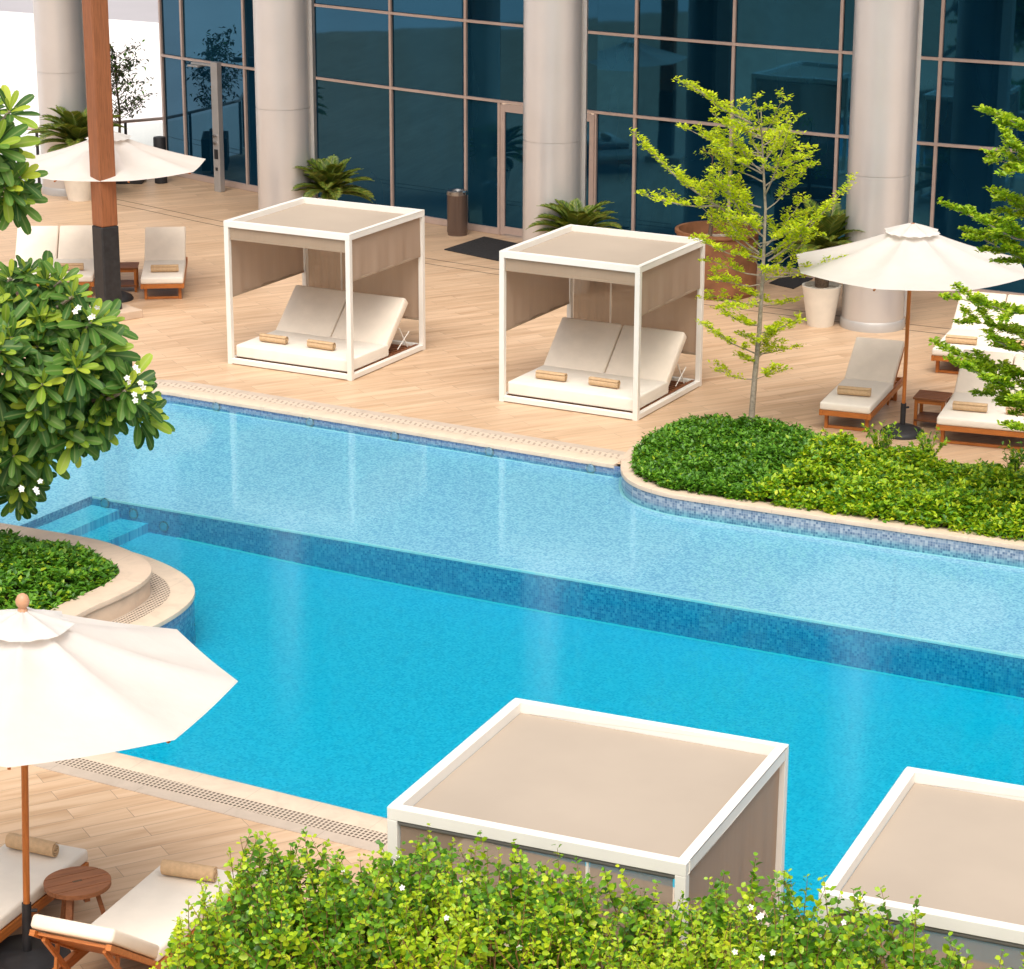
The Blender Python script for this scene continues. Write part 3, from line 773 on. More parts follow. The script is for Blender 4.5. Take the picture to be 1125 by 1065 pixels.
b = MB().lathe([(.12, 0), (.12, .86), (.11, .88)], 20).build('bollard', 'dark_metal', smooth=40); b.location = bo
tag(b, 'short black round bollard at the corner of the glass front', 'bollard')

# shower column
sp = at(241.5, 210.5)
sh = thing('pool_shower', sp, R(-40), 'stainless steel pool shower column by the dark glass', 'shower')
MB().box(-.085, .085, -.06, .06, 0, 2.42).build('column', 'shower_steel', sh, bevel=.008)
MB().box(-.62, -.087, -.05, .05, 2.33, 2.37).build('shower_arm', 'shower_steel', sh, bevel=.006)
MB().box(-.66, -.38, -.11, .11, 2.29, 2.325).build('shower_head', 'shower_steel', sh, bevel=.01)
for z in (1.05, .92):
    k = MB().lathe([(.03, 0), (.03, .05)], 14); k2_ = k.build('knob', 'steel', sh, smooth=40); k2_.rotation_euler = (PI/2, 0, 0); k2_.location = (0, -.06, z)
MB().box(-.05, .05, -.066, -.0605, .62, .80).build('control_panel', 'dark_metal', sh)
MB().box(-.03, .03, -.066, -.0605, .40, .46).build('foot_tap', 'dark_metal', sh)

# bin and mats
bn = thing('litter_bin', at(502.5, 258), 0, 'brushed bronze cylindrical litter bin by the glass front', 'litter bin')
def ribbed(name):
    t = NT(name); tc = t.n('ShaderNodeTexCoord'); sp_ = t.n('ShaderNodeSeparateXYZ'); t.l(tc.outputs['Object'], sp_.inputs[0])
    a = t.math('ARCTAN2', sp_.outputs[1], sp_.outputs[0]); h = t.math('SINE', t.math('MULTIPLY', a, 46.0))
    MAT[name] = t.end(t.bsdf((.23, .17, .14), .35, .5, .8, t.bump(h, .6, .006)))
ribbed('ribbed_bronze')
MB().lathe([(.165, 0), (.165, .04), (.175, .05), (.175, .70)], 40).build('body', 'ribbed_bronze', bn, smooth=40)
MB().lathe([(.18, .70), (.18, .76), (.165, .775), (.11, .775), (.10, .74)], 40).build('lid', 'steel', bn, smooth=40)
def mat_obj(pts, label):
    P = [at(*p) for p in pts]; c = sum(P, Vector())/4
    mb = MB().prism([(p.x-c.x, p.y-c.y) for p in P], .004, .018); o = mb.build('door_mat', 'rubber_mat'); o.location = c; tag(o, label, 'door mat')
mat_obj([(488, 275), (560, 290), (600, 275), (532, 261)][::1], 'dark grey door mat before the glass doors')
mat_obj([(845, 312), (872, 318), (893, 307), (866, 302)], 'small black mat beside the rusty planter')

# ------------------------------------------------------------------ potted cycads
def frond(mb_l, mb_s, a, el, L, droop, base=(0,0,0)):
    n = 11; pts = []; p = np.array(base, float); e = el
    for k in range(n):
        pts.append(p.copy()); e -= droop/n*(.4+1.4*k/n); p = p+np.array([math.cos(a)*math.cos(e), math.sin(a)*math.cos(e), math.sin(e)])*(L/(n-1))
    mb_s.tube(pts, [.010-.0007*k for k in range(n)], 4)
    for k in range(1, n):
        for j in range(6):
            f = (j+.5)/6; c = pts[k-1]+(pts[k]-pts[k-1])*f; d = norm(pts[k]-pts[k-1]); sd = norm(np.cross(d, [0, 0, 1.])); upv = np.cross(sd, d)
            tpar = (k-1+f)/(n-1); ll = L*.23*math.sin(PI*min(1, .12+tpar*.95))**.6+.02
            for s_ in (-1, 1): mb_l.add([c], [sd*s_*.9+d*.75+upv*.25], [upv], ll, .0125)
CYC = []
def cycad(loc, label, pot=True, L=.75, trunk=.25, nf=34, elr=(.12, 1.42)):
    t = thing('potted_cycad', loc, 0, label, 'potted palm', 'cycads in tapered white pots'); z = 0
    if pot:
        prof = [(.19, 0), (.195, .02), (.282, .56), (.29, .60), (.255, .60), (.25, .55)]
        MB().lathe(prof, 40).build('pot', 'pot_white', t, smooth=40)
        MB().lathe([(.252, .555), (.15, .575), (.03, .58)], 32).build('pebble_bed', 'pebbles', t, smooth=60); z = .56
    MB().lathe([(.10, z), (.115, z+trunk*.5), (.10, z+trunk), (.05, z+trunk+.05)], 18).build('trunk', 'dark_bark', t, smooth=50)
    for k in range(nf):
        lv = Leaves(T_SMALL); st_ = MB(); el = elr[0]+(elr[1]-elr[0])*(k/nf)**.9
        frond(lv, st_, k*2.399+random.uniform(-.2, .2), el, L*random.uniform(.85, 1.1), random.uniform(.7, 1.35), (0, 0, z+trunk+.02))
        o = lv.build('frond', ['frond_leaf'], t); st_.build('stalk', 'green_stem', o)
    return t
def on_ray(px, py, y):
    d = _fw + _r*((px-562.5)/F) - _up*((py-532.5)/F); t = y/d.y; return Vector((d.x*t, y, CAMH+d.z*t))
pB = on_ray(362, 215, 41.6); pC = on_ray(634, 240, 37.9)
cyc = cycad((pB.x, pB.y, 0), 'cycad with spread fronds behind the left far cabana, by a column', L=.82)
copy_tree(cyc, (pC.x, pC.y, 0), 1.1, 'cycad in white pot standing behind the right far cabana')
p4 = at(903, 361); 
cycad((p4.x, p4.y+.22, 0), 'cycad in white pot with bare trunk under the far right umbrella', L=.85, trunk=.52, nf=30)
p5 = at(92, 222); c5 = copy_tree(cyc, (p5.x-.1, p5.y+.25, 0), 2.0, 'cycad in white pot beside the grey column at far left')
c5.scale = (1.2, 1.2, 1.2)

# rusty round planter with gravel
rp = at(790, 331); rc = (rp.x, rp.y+.62, 0)
rt_ = thing('round_planter', rc, 0, 'large rust coloured round metal planter with gravel top behind the slender tree', 'planter')
MB().lathe([(.60, 0), (.60, .03), (.62, .05), (.63, .93), (.66, .95), (.66, 1.0), (.60, 1.0), (.595, .79)], 56).build('tub', 'rust_pot', rt_, smooth=35)
MB().lathe([(.595, .80), (.3, .83), (.05, .835)], 40).build('gravel', 'pebbles', rt_, smooth=60)
small_tree('young_tree', (rc[0]-.12, rc[1], .83), 1.3, .3, 10, ['bright_leaf', 'bed_dark'], 'small sparse plant growing from the rusty round planter', 'tree', .06, .035)

# ================================================================== CABANAS
def cabana_parts(t):
    """two metre cube; local origin at the front left corner, y runs to the back"""
    S, P, Bm = 2.0, .07, .085
    f = MB()
    posts = [(0, 0), (S-P, 0), (0, S-P), (S-P, S-P)]
    for x, y in posts: MB().box(x, x+P, y, y+P, 0, S-Bm).build('post', 'white_frame', t, bevel=.004)
    tp = MB(); z0, z1 = S-Bm, S
    tp.box(0, S, 0, P, z0, z1); tp.box(0, S, S-P, S, z0, z1); tp.box(0, P, P, S-P, z0, z1); tp.box(S-P, S, P, S-P, z0, z1)
    tp.build('roof_frame', 'white_frame', t, bevel=.004)
    bt = MB(); bt.box(P, S-P, 0, P, .012, .08); bt.box(P, S-P, S-P, S, .012, .08); bt.box(0, P, P, S-P, .012, .08); bt.box(S-P, S, P, S-P, .012, .08)
    bt.build('base_frame', 'white_frame', t, bevel=.004)
    rf = MB(); m_ = 14
    g_ = lambda i: P+.004+(S-2*P-.008)*i/m_
    vs = [(g_(i), g_(j), S-.075-.015*math.sin(PI*i/m_)*math.sin(PI*j/m_)) for j in range(m_+1) for i in range(m_+1)]
    rf.add(vs, [(j*(m_+1)+i, j*(m_+1)+i+1, (j+1)*(m_+1)+i+1, (j+1)*(m_+1)+i) for j in range(m_) for i in range(m_)])
    rf.build('roof_cover', 'roof_fabric', t, smooth=60)
    def shade(name, a, b, ztop, zbot, mat='mesh_shade', wave=.012):
        a, b = Vector(a), Vector(b); d = (b-a); nrm = Vector((d.y, -d.x)).normalized(); n = 40; mb = MB(); vs = []
        for k in range(n+1):
            q_ = a.lerp(b, k/n); ph = 7*PI*k/n+a.x*3
            for j in range(5):
                z = ztop+(zbot-ztop)*j/4; w_ = wave*(j/4)*(math.sin(ph)+.5*math.sin(2.3*ph+1)); vs.append((q_.x+nrm.x*w_, q_.y+nrm.y*w_, z))
        mb.add(vs, [(k*5+j, (k+1)*5+j, (k+1)*5+j+1, k*5+j+1) for k in range(n) for j in range(4)])
        o = mb.build(name, mat, t, smooth=60)
        MB().beam((a.x, a.y, zbot-.004), (b.x, b.y, zbot-.004), .018, .026).build('hem_bar', 'valance_fabric', o)
        return o
    i0, i1 = P+.008, S-P-.008; c_ = P/2
    shade('side_shade', (c_, i0), (c_, i1), S-Bm-.004, .94)
    shade('side_shade', (S-c_, i0), (S-c_, i1), S-Bm-.004, 1.36)
    shade('valance', (i0, c_), (i1, c_), S-Bm-.004, S-Bm-.155, 'valance_fabric', .003)
    h_ = S*.27
    shade('back_shade', (P+.022, S-c_), (P+.022+h_, S-c_), S-Bm-.03, .44, 'back_mesh')
    shade('back_shade', (P+.022+h_+.03, S-c_), (i1, S-c_), S-Bm-.03, .44, 'back_mesh')
    MB().tube([(P+.004, S-c_, S-Bm-.022), (S-P-.004, S-c_, S-Bm-.022)], .02, 10).build('shade_roller', 'roller_grey', t, smooth=60)
    MB().box(P+.022+h_+.006, P+.022+h_+.022, S-c_-.008, S-c_+.008, .08, S-Bm).build('back_rod', 'white_frame', t)
    # day bed
    bb = MB(); z0 = .062
    for k in range(18): y = .11+k*.095; bb.box(P+.02, S-P-.02, y, y+.06, z0, z0+.02)
    bb.box(P+.004, P+.05, P+.004, S-P-.004, .05, .084); bb.box(S-P-.05, S-P-.004, P+.004, S-P-.004, .05, .084)
    bb.build('bed_base', 'teak_dark', t)
    D = 1.13
    MB().box(P+.012, S-P-.012, P+.012, D, .088, .262).build('mattress', 'white_cushion', t, bevel=.024, bseg=3, smooth=60)
    th = R(45); Lb = .80
    for x0, x1 in ((P+.02, S/2-.008), (S/2+.008, S-P-.02)):
        T = Matrix.Translation((0, D-.03, .20)) @ Matrix.Rotation(th, 4, 'X')
        MB().box(x0, x1, 0, Lb, -.06, .075, T).build('backrest', 'cream_cushion', t, bevel=.03, bseg=3, smooth=60)
    bk = MB()
    for x in (P+.2, S/2, S-P-.2):
        bk.beam((x, D+.05, .12), (x, D+.05+Lb*math.cos(th)*.92, .12+Lb*math.sin(th)*.92-.0), .03, .02)
    bk.build('backrest_frame', 'teak_dark', t)
    for x in (P+.06, S-P-.06):
        MB().tube([(x, D+.36, .40), (x, D+.58, .09)], .010, 6).tube([(x+.004, D+.30, .11), (x+.004, D+.62, .30)], .007, 6).build('backrest_prop', 'white_frame', t)
cab_specs = [((-3.9275, 33.3258), -27.9, 'white framed cabana with canopy and double daybed, farther left one beyond the pool'),
             ((-.1744, 31.3908), -28.2, 'white framed cabana with double daybed beside the slender yellow green tree'),]
CG = 'white framed poolside cabanas'
c1 = thing('cabana', (*cab_specs[0][0], 0), R(cab_specs[0][1]), cab_specs[0][2], 'cabana', CG); cabana_parts(c1)
c2 = copy_tree(c1, (*cab_specs[1][0], 0), R(cab_specs[1][1]), cab_specs[1][2], CG)
def back_cab(ox, oy, ang, label):
    a = R(ang); p = Vector((ox, oy))+Vector((math.cos(a), math.sin(a)))*2+Vector((-math.sin(a), math.cos(a)))*2
    return copy_tree(c1, (p.x, p.y, 0), a+PI, label, CG)
c3 = back_cab(-.7816, 14.3677, -23.9, 'near cabana seen from behind with its whole taupe roof in view above the hedge')
c4 = back_cab(1.7975, 13.19, -23.4, 'near cabana cut off by the right edge, behind the hedge')

# towels
def towel_mesh(L=.42, r=.062, turns=3.2):
    n = 80; vs = []; mb = MB(); th_ = .009
    for k in range(n+1):
        u = k/n; rr = .012+(r-.012)*u; a = turns*2*PI*u+1.2
        for rad in (rr, rr-th_):
            for x in (-L/2, -L/2+.01, L/2-.01, L/2):
                s_ = .985 if abs(x) > L/2-.005 else 1
                vs.append((x+.004*math.sin(a*1.3), math.cos(a)*rad*s_, math.sin(a)*rad*s_+r))
    fs = []
    for k in range(n):
        a = k*8; b = a+8
        for i in range(3): fs += [(a+i, a+i+1, b+i+1, b+i), (a+4+i, b+4+i, b+5+i, a+5+i)]
        fs += [(a, b, b+4, a+4), (a+3, a+7, b+7, b+3)]
    fs += [(0, 4, 5, 1), (1, 5, 6, 2), (2, 6, 7, 3)]; e = n*8; fs += [(e, e+1, e+5, e+4), (e+1, e+2, e+6, e+5), (e+2, e+3, e+7, e+6)]
    mb.add(vs, fs); return mb
tw0 = towel_mesh().build('towel_roll', 'towel_cloth', smooth=50); tw0['category'] = 'towel'
TG = 'rolled beige towels'; tw_first = [True]
def towel(parent, lx, ly, lz, rz, label):
    Mx = Matrix.Translation(parent.location) @ Matrix.Rotation(parent.rotation_euler.z, 4, 'Z')
    p = Mx @ Vector((lx, ly, lz))
    o = tw0 if tw_first[0] else tw0.copy()
    if not tw_first[0]: col.objects.link(o)
    tw_first[0] = False
    o.location = p; o.rotation_euler = (0, 0, parent.rotation_euler.z+rz); tag(o, label, 'towel', TG)
towel(c1, .50, .40, .26, R(1), 'left towel roll on the daybed of the left far cabana')
towel(c1, 1.26, .42, .26, R(-2), 'right towel roll on the daybed of the left far cabana')
towel(c2, .56, .40, .26, R(2), 'left towel roll on the daybed beside the slender tree')
towel(c2, 1.32, .42, .26, R(-1), 'right towel roll on the daybed beside the slender tree')

# ================================================================== LOUNGERS
def lounger_parts(t, w, double=False, th=35, L1=1.3, L2=.72):
    """local x across, y from the foot to the head; origin on the ground at the front left corner"""
    zt = .26
    rails = MB()
    for x in (.0, w-.045): rails.box(x, x+.045, 0, L1+L2-.05, zt-.075, zt)
    rails.build('side_rail', 'teak_cross', t, bevel=.004)
    MB().box(.046, w-.046, 0, .045, zt-.07, zt-.001).build('front_rail', 'teak', t, bevel=.004)
    MB().box(.046, w-.046, L1+L2-.10, L1+L2-.055, zt-.07, zt-.001).build('back_rail', 'teak', t, bevel=.004)
    for y in (.10, L1+L2-.32):
        for x in (.048, w-.048-.045): MB().box(x, x+.045, y, y+.055, .0, zt-.001).build('leg', 'teak_upright', t, bevel=.004)
        MB().box(.094, w-.094, y+.008, y+.048, .004, .04).build('stretcher', 'teak', t, bevel=.004)
    sl_ = MB(); k = 0
    while .07+k*.085 < L1-.05: y = .07+k*.085; sl_.box(.046, w-.046, y, y+.06, zt-.022, zt-.004); k += 1
    sl_.build('slat', 'teak_dark', t)
    tr = R(th); hw = [(0.01, w-.01)] if not double else [(.01, w/2-.006), (w/2+.006, w-.01)]
    MB().box(.006, w-.006, -.015, L1, zt+.002, zt+.105).build('seat_cushion', 'white_cushion', t, bevel=.026, bseg=3, smooth=60)
    for x0, x1 in hw:
        T = Matrix.Translation((0, L1-.01, zt+.02)) @ Matrix.Rotation(tr, 4, 'X')
        bf = MB()
        for x in (x0+.005, x1-.045): bf.box(x, x+.04, .0, L2, -.045, -.004, T)
        for k in range(7): bf.box(x0+.046, x1-.046, .05+k*.095, .05+k*.095+.06, -.03, -.008, T)
        bf.build('backrest_frame', 'teak', t)
        T2 = Matrix.Translation((0, L1-.012, zt+.025)) @ Matrix.Rotation(tr, 4, 'X')
        MB().box(x0, x1, .0, L2+.02, .0, .10, T2).build('backrest_cushion', 'cream_cushion', t, bevel=.026, bseg=3, smooth=60)
        for x in (x0+.07, x1-.10):
            pr = MB(); top = T @ Vector((x+.015, L2*.62, -.04)); pr.beam(top, (x+.015, top.y+.06 if True else 0, zt-.06), .03, .022, up=(1, 0, 0))
            top2 = T @ Vector((x+.015, L2*.9, -.045)); pr.beam(top2, (x+.015, L1+.10, .02), .032, .026, up=(1, 0, 0))
            pr.build('backrest_prop', 'teak', t)
    return t
LG = 'teak sun loungers with cream cushions'
def axis_rot(deg): return R(deg-90)
l1 = thing('sun_lounger', at(899, 472), axis_rot(69), 'single teak lounger with raised back left of the far right umbrella pole', 'sun lounger', LG)
lounger_parts(l1, .66)
l2 = copy_tree(l1, (*at(155, 331).to_2d(), 0), axis_rot(95.5), 'single teak lounger on the far deck right of the tall wooden post', LG)
hl = Vector((-2.454, 15.53)); ax = Vector((math.cos(R(69)), math.sin(R(69)))); wx = Vector((ax.y, -ax.x))
def reversed_head(foot_right):      # axis runs from the head to the foot, away from the camera
    a = R(69)
    return (foot_right.x, foot_right.y, 0), a-PI/2+PI
fr_ = hl+ax*1.32
l3 = copy_tree(l1, (fr_.x, fr_.y, 0), R(69-90)+PI, 'near left lounger beside the hedge, its raised back towards the viewer', LG)
fl2 = at(97, 934, .36).to_2d()
l4 = copy_tree(l1, (fl2.x, fl2.y, 0), R(69-90)+PI, 'lounger cut off by the left edge, towel at its foot, beyond the round stool', LG)
d1 = thing('double_sun_lounger', at(1027, 489), axis_rot(71), 'double teak lounger with two backs right of the slatted side table', 'sun lounger', 'double teak loungers with cream cushions')
lounger_parts(d1, 1.34, True)
d2 = copy_tree(d1, (*at(1022, 411).to_2d(), 0), axis_rot(69), 'double teak lounger at the far right, behind the nearer double one')
pd = at(103, 330); 
d3 = copy_tree(d1, (pd.x-1.34, pd.y, 0), axis_rot(94.5), 'double teak lounger at far left behind the tall wooden post')
towel(l1, .34, .42, .362, R(3), 'towel roll on the single lounger by the far right umbrella')
towel(l2, .36, .36, .362, R(0), 'towel roll on the single lounger right of the wooden post')
towel(l3, .33, .22, .362, R(4), 'towel roll at the foot of the lounger beside the hedge')
towel(l4, .36, .20, .362, R(-3), 'towel roll on the lounger at the left edge beyond the stool')
towel(d1, .35, .36, .362, R(1), 'left towel roll on the nearer double lounger at right')
towel(d1, 1.0, .38, .362, R(-2), 'right towel roll on the nearer double lounger, half behind leaves')
towel(d2, .33, .36, .362, R(2), 'left towel roll on the farther double lounger at right')
towel(d2, .98, .38, .362, R(0), 'right towel roll on the farther double lounger behind leaves')
towel(d3, .95, .36, .362, R(-1), 'towel roll on the double lounger left of the wooden post')

# ================================================================== UMBRELLAS
def umbrella(loc, rz, label, base='dome', Rr=1.48, zr=2.15, zt=2.63, n=8):
    t = thing('patio_umbrella', loc, rz, label, 'umbrella', 'large white round umbrellas')
    # canopy: straight hem between ribs, slight sag
    def canopy(r0, r1, z0, z1, ring, scallop=0, sag=.06, dip=.035):
        mb = MB(); per = 10; N = n*per; vs = []
        for j in range(ring+1):
            f = j/ring
            for k in range(N):
                a = 2*PI*k/N; m_ = (k % per)/per; poly = math.cos(PI/n)/math.cos((m_-.5)*2*PI/n)
                inn = 1-(1-poly)*1
                rad = (r0+(r1-r0)*f)*inn
                sg = sag*math.sin(PI*m_)*math.sin(PI*(.08+.84*f))
                z = z0+(z1-z0)*f - sg - dip*math.sin(PI*f)
                if scallop and j == ring: z -= scallop*(.5-.5*math.cos(2*PI*m_*2)); rad *= 1+.03*math.cos(2*PI*m_*2)
                vs.append((rad*math.cos(a), rad*math.sin(a), z))
        fs = [(j*N+k, (j+1)*N+k, (j+1)*N+(k+1) % N, j*N+(k+1) % N) for j in range(ring) for k in range(N)]
        mb.add(vs, fs); return mb
    cn = canopy(.06, Rr, zt, zr, 12).build('canopy', 'umbrella_cloth', t, smooth=80)
    canopy(.03, .345, zt+.04, zt-.058, 6, .016, .02, -.004).build('vent_cap', 'umbrella_cloth', cn, smooth=80)
    pl = MB().lathe([(.025, .42 if base != 'dome' else .36), (.025, zt+.04)], 16).build('pole', 'teak_upright', t, smooth=40)
    if base == 'disc': MB().lathe([(.034, zt+.03), (.036, zt+.045), (.026, zt+.055), (.045, zt+.08), (.05, zt+.11), (.035, zt+.145), (.012, zt+.16)], 16).build('finial', 'finial_wood', t, smooth=60)
    for k in range(n):
        a = 2*PI*k/n
        MB().beam((.05*math.cos(a), .05*math.sin(a), zt-.10), ((Rr-.05)*math.cos(a), (Rr-.05)*math.sin(a), zr-.03), .022, .018).build('rib', 'teak', t)
        MB().beam((.05*math.cos(a), .05*math.sin(a), zt-.62), (Rr*.52*math.cos(a), Rr*.52*math.sin(a), zt-.36), .018, .016).build('strut', 'teak', t)
    MB().lathe([(.055, zt-.66), (.055, zt-.58)], 16).build('hub', 'teak_upright', t, smooth=40)
    if base == 'dome':
        MB().lathe([(.275, 0), (.275, .02), (.25, .06), (.17, .10), (.07, .125), (.04, .13)], 36).build('base', 'dark_metal', t, smooth=40)
    else:
        MB().lathe([(.31, 0), (.31, .05), (.29, .07), (.05, .085), (.04, .09)], 40).build('base', 'dark_metal', t, smooth=40)
    s_ = MB().lathe([(.034, .08), (.034, .46 if base != 'dome' else .40)], 16)
    s_.tube([(.03, 0, .40 if base != 'dome' else .34), (.075, 0, .40 if base != 'dome' else .34)], .014, 8)
    s_.build('sleeve', 'dark_metal', t, smooth=40)
    return t
umbrella(at(991, 477), R(19), 'large white umbrella over the single lounger at far right', 'dome')
ub = at(30, 1056); u_near = umbrella(ub, R(7), 'large white umbrella with wooden finial at the near left', 'disc', zr=2.15, zt=2.64)
u_near.rotation_euler.y = R(2.4)          # it leans a little
ut = at(127, 329); umbrella(ut, R(20), 'white umbrella behind the tall wooden post at far left', 'dome', zr=2.08, zt=2.55)

# ------------------------------------------------------------------ tables
t1 = thing('side_table', at(1001, 470), axis_rot(69), 'square slatted two tier teak side table between loungers under the right umbrella', 'side table')
def tier_table(t, s=.42, h=.40):
    for z, nm in ((h-.03, 'table_top'), (.09, 'lower_shelf')):
        mb = MB(); n = 6; g_ = s/n
        for k in range(n): mb.box(.0 if z > .2 else .03, s if z > .2 else s-.03, k*g_+.005, (k+1)*g_-.005, z, z+.025)
        mb.build(nm, 'teak_dark', t, bevel=.003)
    for x in (.02, s-.06):
        for y in (.02, s-.06): MB().box(x, x+.04, y, y+.04, 0, h-.032).build('leg', 'teak_upright', t, bevel=.003)
    rl_ = MB()
    for y in (.028, s-.052): rl_.box(.061, s-.061, y, y+.024, h-.085, h-.034)
    rl_.build('apron', 'teak', t)
tier_table(t1)
copy_tree(t1, (*at(122, 322).to_2d(), 0), axis_rot(94), 'square teak side table half behind the tall wooden post')
sp_ = at(85, 968, .42)
s0 = thing('round_stool', (sp_.x, sp_.y, 0), R(30), 'round slatted teak stool table between the two near left loungers', 'stool')
mb = MB(); Rr = .245
for k in range(4):
    y0, y1 = -Rr+k*2*Rr/4+.004, -Rr+(k+1)*2*Rr/4-.004; pts = []
    for y in np.linspace(y0, y1, 9): pts.append((math.sqrt(max(1e-6, Rr*Rr-y*y)), y))
    pts += [(-x, y) for x, y in reversed(pts)]
    if k == 1: pts = pts
    mb.prism(pts, .385, .42)
mb.build('stool_top', 'stool_wood', s0)
mb = MB().box(-.035, .035, -.012, .012, .4195, .4208); mb.build('hand_slot', 'dark_bark', s0)
for k in range(3):
    a = R(90+120*k+15); c_, s_ = math.cos(a), math.sin(a)
    MB().beam((c_*.12, s_*.12, .384), (c_*.21, s_*.21, .0), .05, .035, up=(c_, s_, 0)).build('leg', 'stool_wood', s0, bevel=.004)
mb = MB().beam((-.2, 0, .36), (.2, 0, .36), .04, .04); mb.beam((0, -.2, .358), (0, .2, .358), .04, .04); mb.build('under_frame', 'stool_wood', s0)

# ------------------------------------------------------------------ tall wooden post
wp_ = at(119, 350)
po = thing('wooden_post', (wp_.x, wp_.y+.1, 0), R(40), 'tall square timber post in a black steel sleeve on a stone plinth', 'post')
w_ = .14
MB().box(-w_, w_, -w_, w_, 1.38, 9.5).build('shaft', 'post_wood', po, bevel=.02)
MB().box(-w_-.006, w_+.006, -w_-.006, w_+.006, .12, 1.38).build('sleeve', 'dark_metal', po, bevel=.02)
MB().box(-.36, .36, -.36, .36, 0, .12).build('plinth', 'plinth_stone', po, bevel=.01)

# pool wall fittings
PLG = 'small oval fittings in the pool wall'
def fitting(P, ang, label, first=[None]):
    if first[0] is None:
        o = thing('pool_light', P, ang, label, 'pool light', PLG)
        MB().tube([(0, .002, 0), (0, -.012, 0)], [.06, .06], 24).build('rim', 'steel', o, smooth=40)
        MB().tube([(0, -.0125, 0), (0, -.016, 0)], [.046, .042], 24).build('lens', 'fixture', o, smooth=40)
        first[0] = o
    else: o = copy_tree(first[0], P, ang, label, PLG)
names = ['leftmost fitting in the far pool wall, nearest the corner', 'second fitting from the left in the far pool wall', 'middle fitting in the far pool wall, between the two cabanas', 'fitting in the far pool wall before the right cabana', 'rightmost fitting in the far pool wall, next to the planting bed']
f0, f1 = Vector(far_line[0]), Vector(far_line[2])
for px, lab in zip((238, 341, 434, 538, 649), names):
    best = min((abs((lambda P: 562.5+F*(P-Vector((0, 0, CAMH))).dot(_r)/(P-Vector((0, 0, CAMH))).dot(_fw))(Vector((*f0.lerp(f1, k/400), -.09)))-px), k) for k in range(401))[1]
    p = f0.lerp(f1, best/400); fitting(Vector((p.x, p.y, -.085)), R(-29.5), lab)
for u, z, lab in ((.2, -.20, 'underwater fitting over the top pool step'), (.6, -.27, 'underwater fitting over the middle pool step'), (1.02, -.36, 'underwater fitting past the foot of the pool steps')):
    p = Kv+ld*u; fitting(Vector((p.x, p.y, z)), math.atan2(ld.y, ld.x), lab)

# ================================================================== TREES
def tiered_tree(name, base, trunk_pts, branches, extra, leaf_mats, label, leafL, dens, twigL, bark='bark', tr0=.040, prob=.2, tmpl=T_SMALL):
    """branches: (start on the trunk, tip) in world space; leaves sit in flat sprays along side twigs"""
    base = Vector(base); t = thing(name, base, 0, label, 'tree'); tm = MB(); bm_ = MB(); lv = Leaves(tmpl)
    tp = [Vector(p)-base for p in trunk_pts]; n = len(tp)
    tm.tube(tp, [tr0*(1-.86*k/(n-1)) for k in range(n)], 9); tm.build('trunk', bark, t, smooth=60)
    for a, b in branches+extra:
        a = Vector(a)-base; b = Vector(b)-base; d = b-a; L = d.length; mid = a.lerp(b, .5)+Vector((0, 0, -.06*L)); sd = d.cross(Vector((0, 0, 1))).normalized()
        P = [a, a.lerp(mid, .5)+Vector((0, 0, -.01*L)), mid, mid.lerp(b, .5)+Vector((0, 0, .01)), b]; r0 = .004+.008*L
        P = [p+Vector(RNG.normal(size=3)*.012*L) if 0 < i < 4 else p for i, p in enumerate(P)]
        bm_.tube(P, [r0, r0*.8, r0*.6, r0*.4, .003], 5)
        nt = max(4, int(L/ twigL*2.6))
        for k in range(nt):
            f = .22+.78*(k+RNG.uniform())/nt; seg = min(3, int(f*4)); q_ = P[seg].lerp(P[seg+1], f*4-seg)
            s_ = 1 if k % 2 else -1; tl = twigL*(1.25-.75*f)*RNG.uniform(.6, 1.25)*(.72+.42*L)
            td = (d.normalized()*.65+sd*s_*RNG.uniform(.35, 1.0)+Vector((0, 0, RNG.uniform(-.12, .42)))).normalized(); e = q_+td*tl
            bm_.tube([q_, e], [.004, .0018], 3, caps=False)
            m_ = max(3, int(dens*tl)); tt = RNG.uniform(.12, 1.05, m_)[:, None]
            pos = np.array(q_)+(np.array(e)-np.array(q_))*tt+RNG.normal(size=(m_, 3))*np.array([.022, .022, .012])
            a_ = RNG.uniform(0, 2*PI, m_); dirs = np.stack([np.cos(a_), np.sin(a_), RNG.uniform(-.1, .9, m_)], 1)
            l = leafL*RNG.uniform(.6, 1.3, m_); lv.add(pos, dirs, np.array([0, 0, 1.])+.6*rvec(m_), l, l*.5, (RNG.uniform(size=m_) < prob).astype(int))
    bm_.build('branch', bark, t, smooth=60); lv.build('foliage', leaf_mats, t, origin=(0, 0, 0)); return t
tb = at(824, 480, .1)
def tp_(px, py, dy=0): return on_ray(px, py, tb.y+dy)
trk = [tb, tp_(829, 417), tp_(834, 366), tp_(838, 305), tp_(841, 230), tp_(838, 170), tp_(836, 120)]
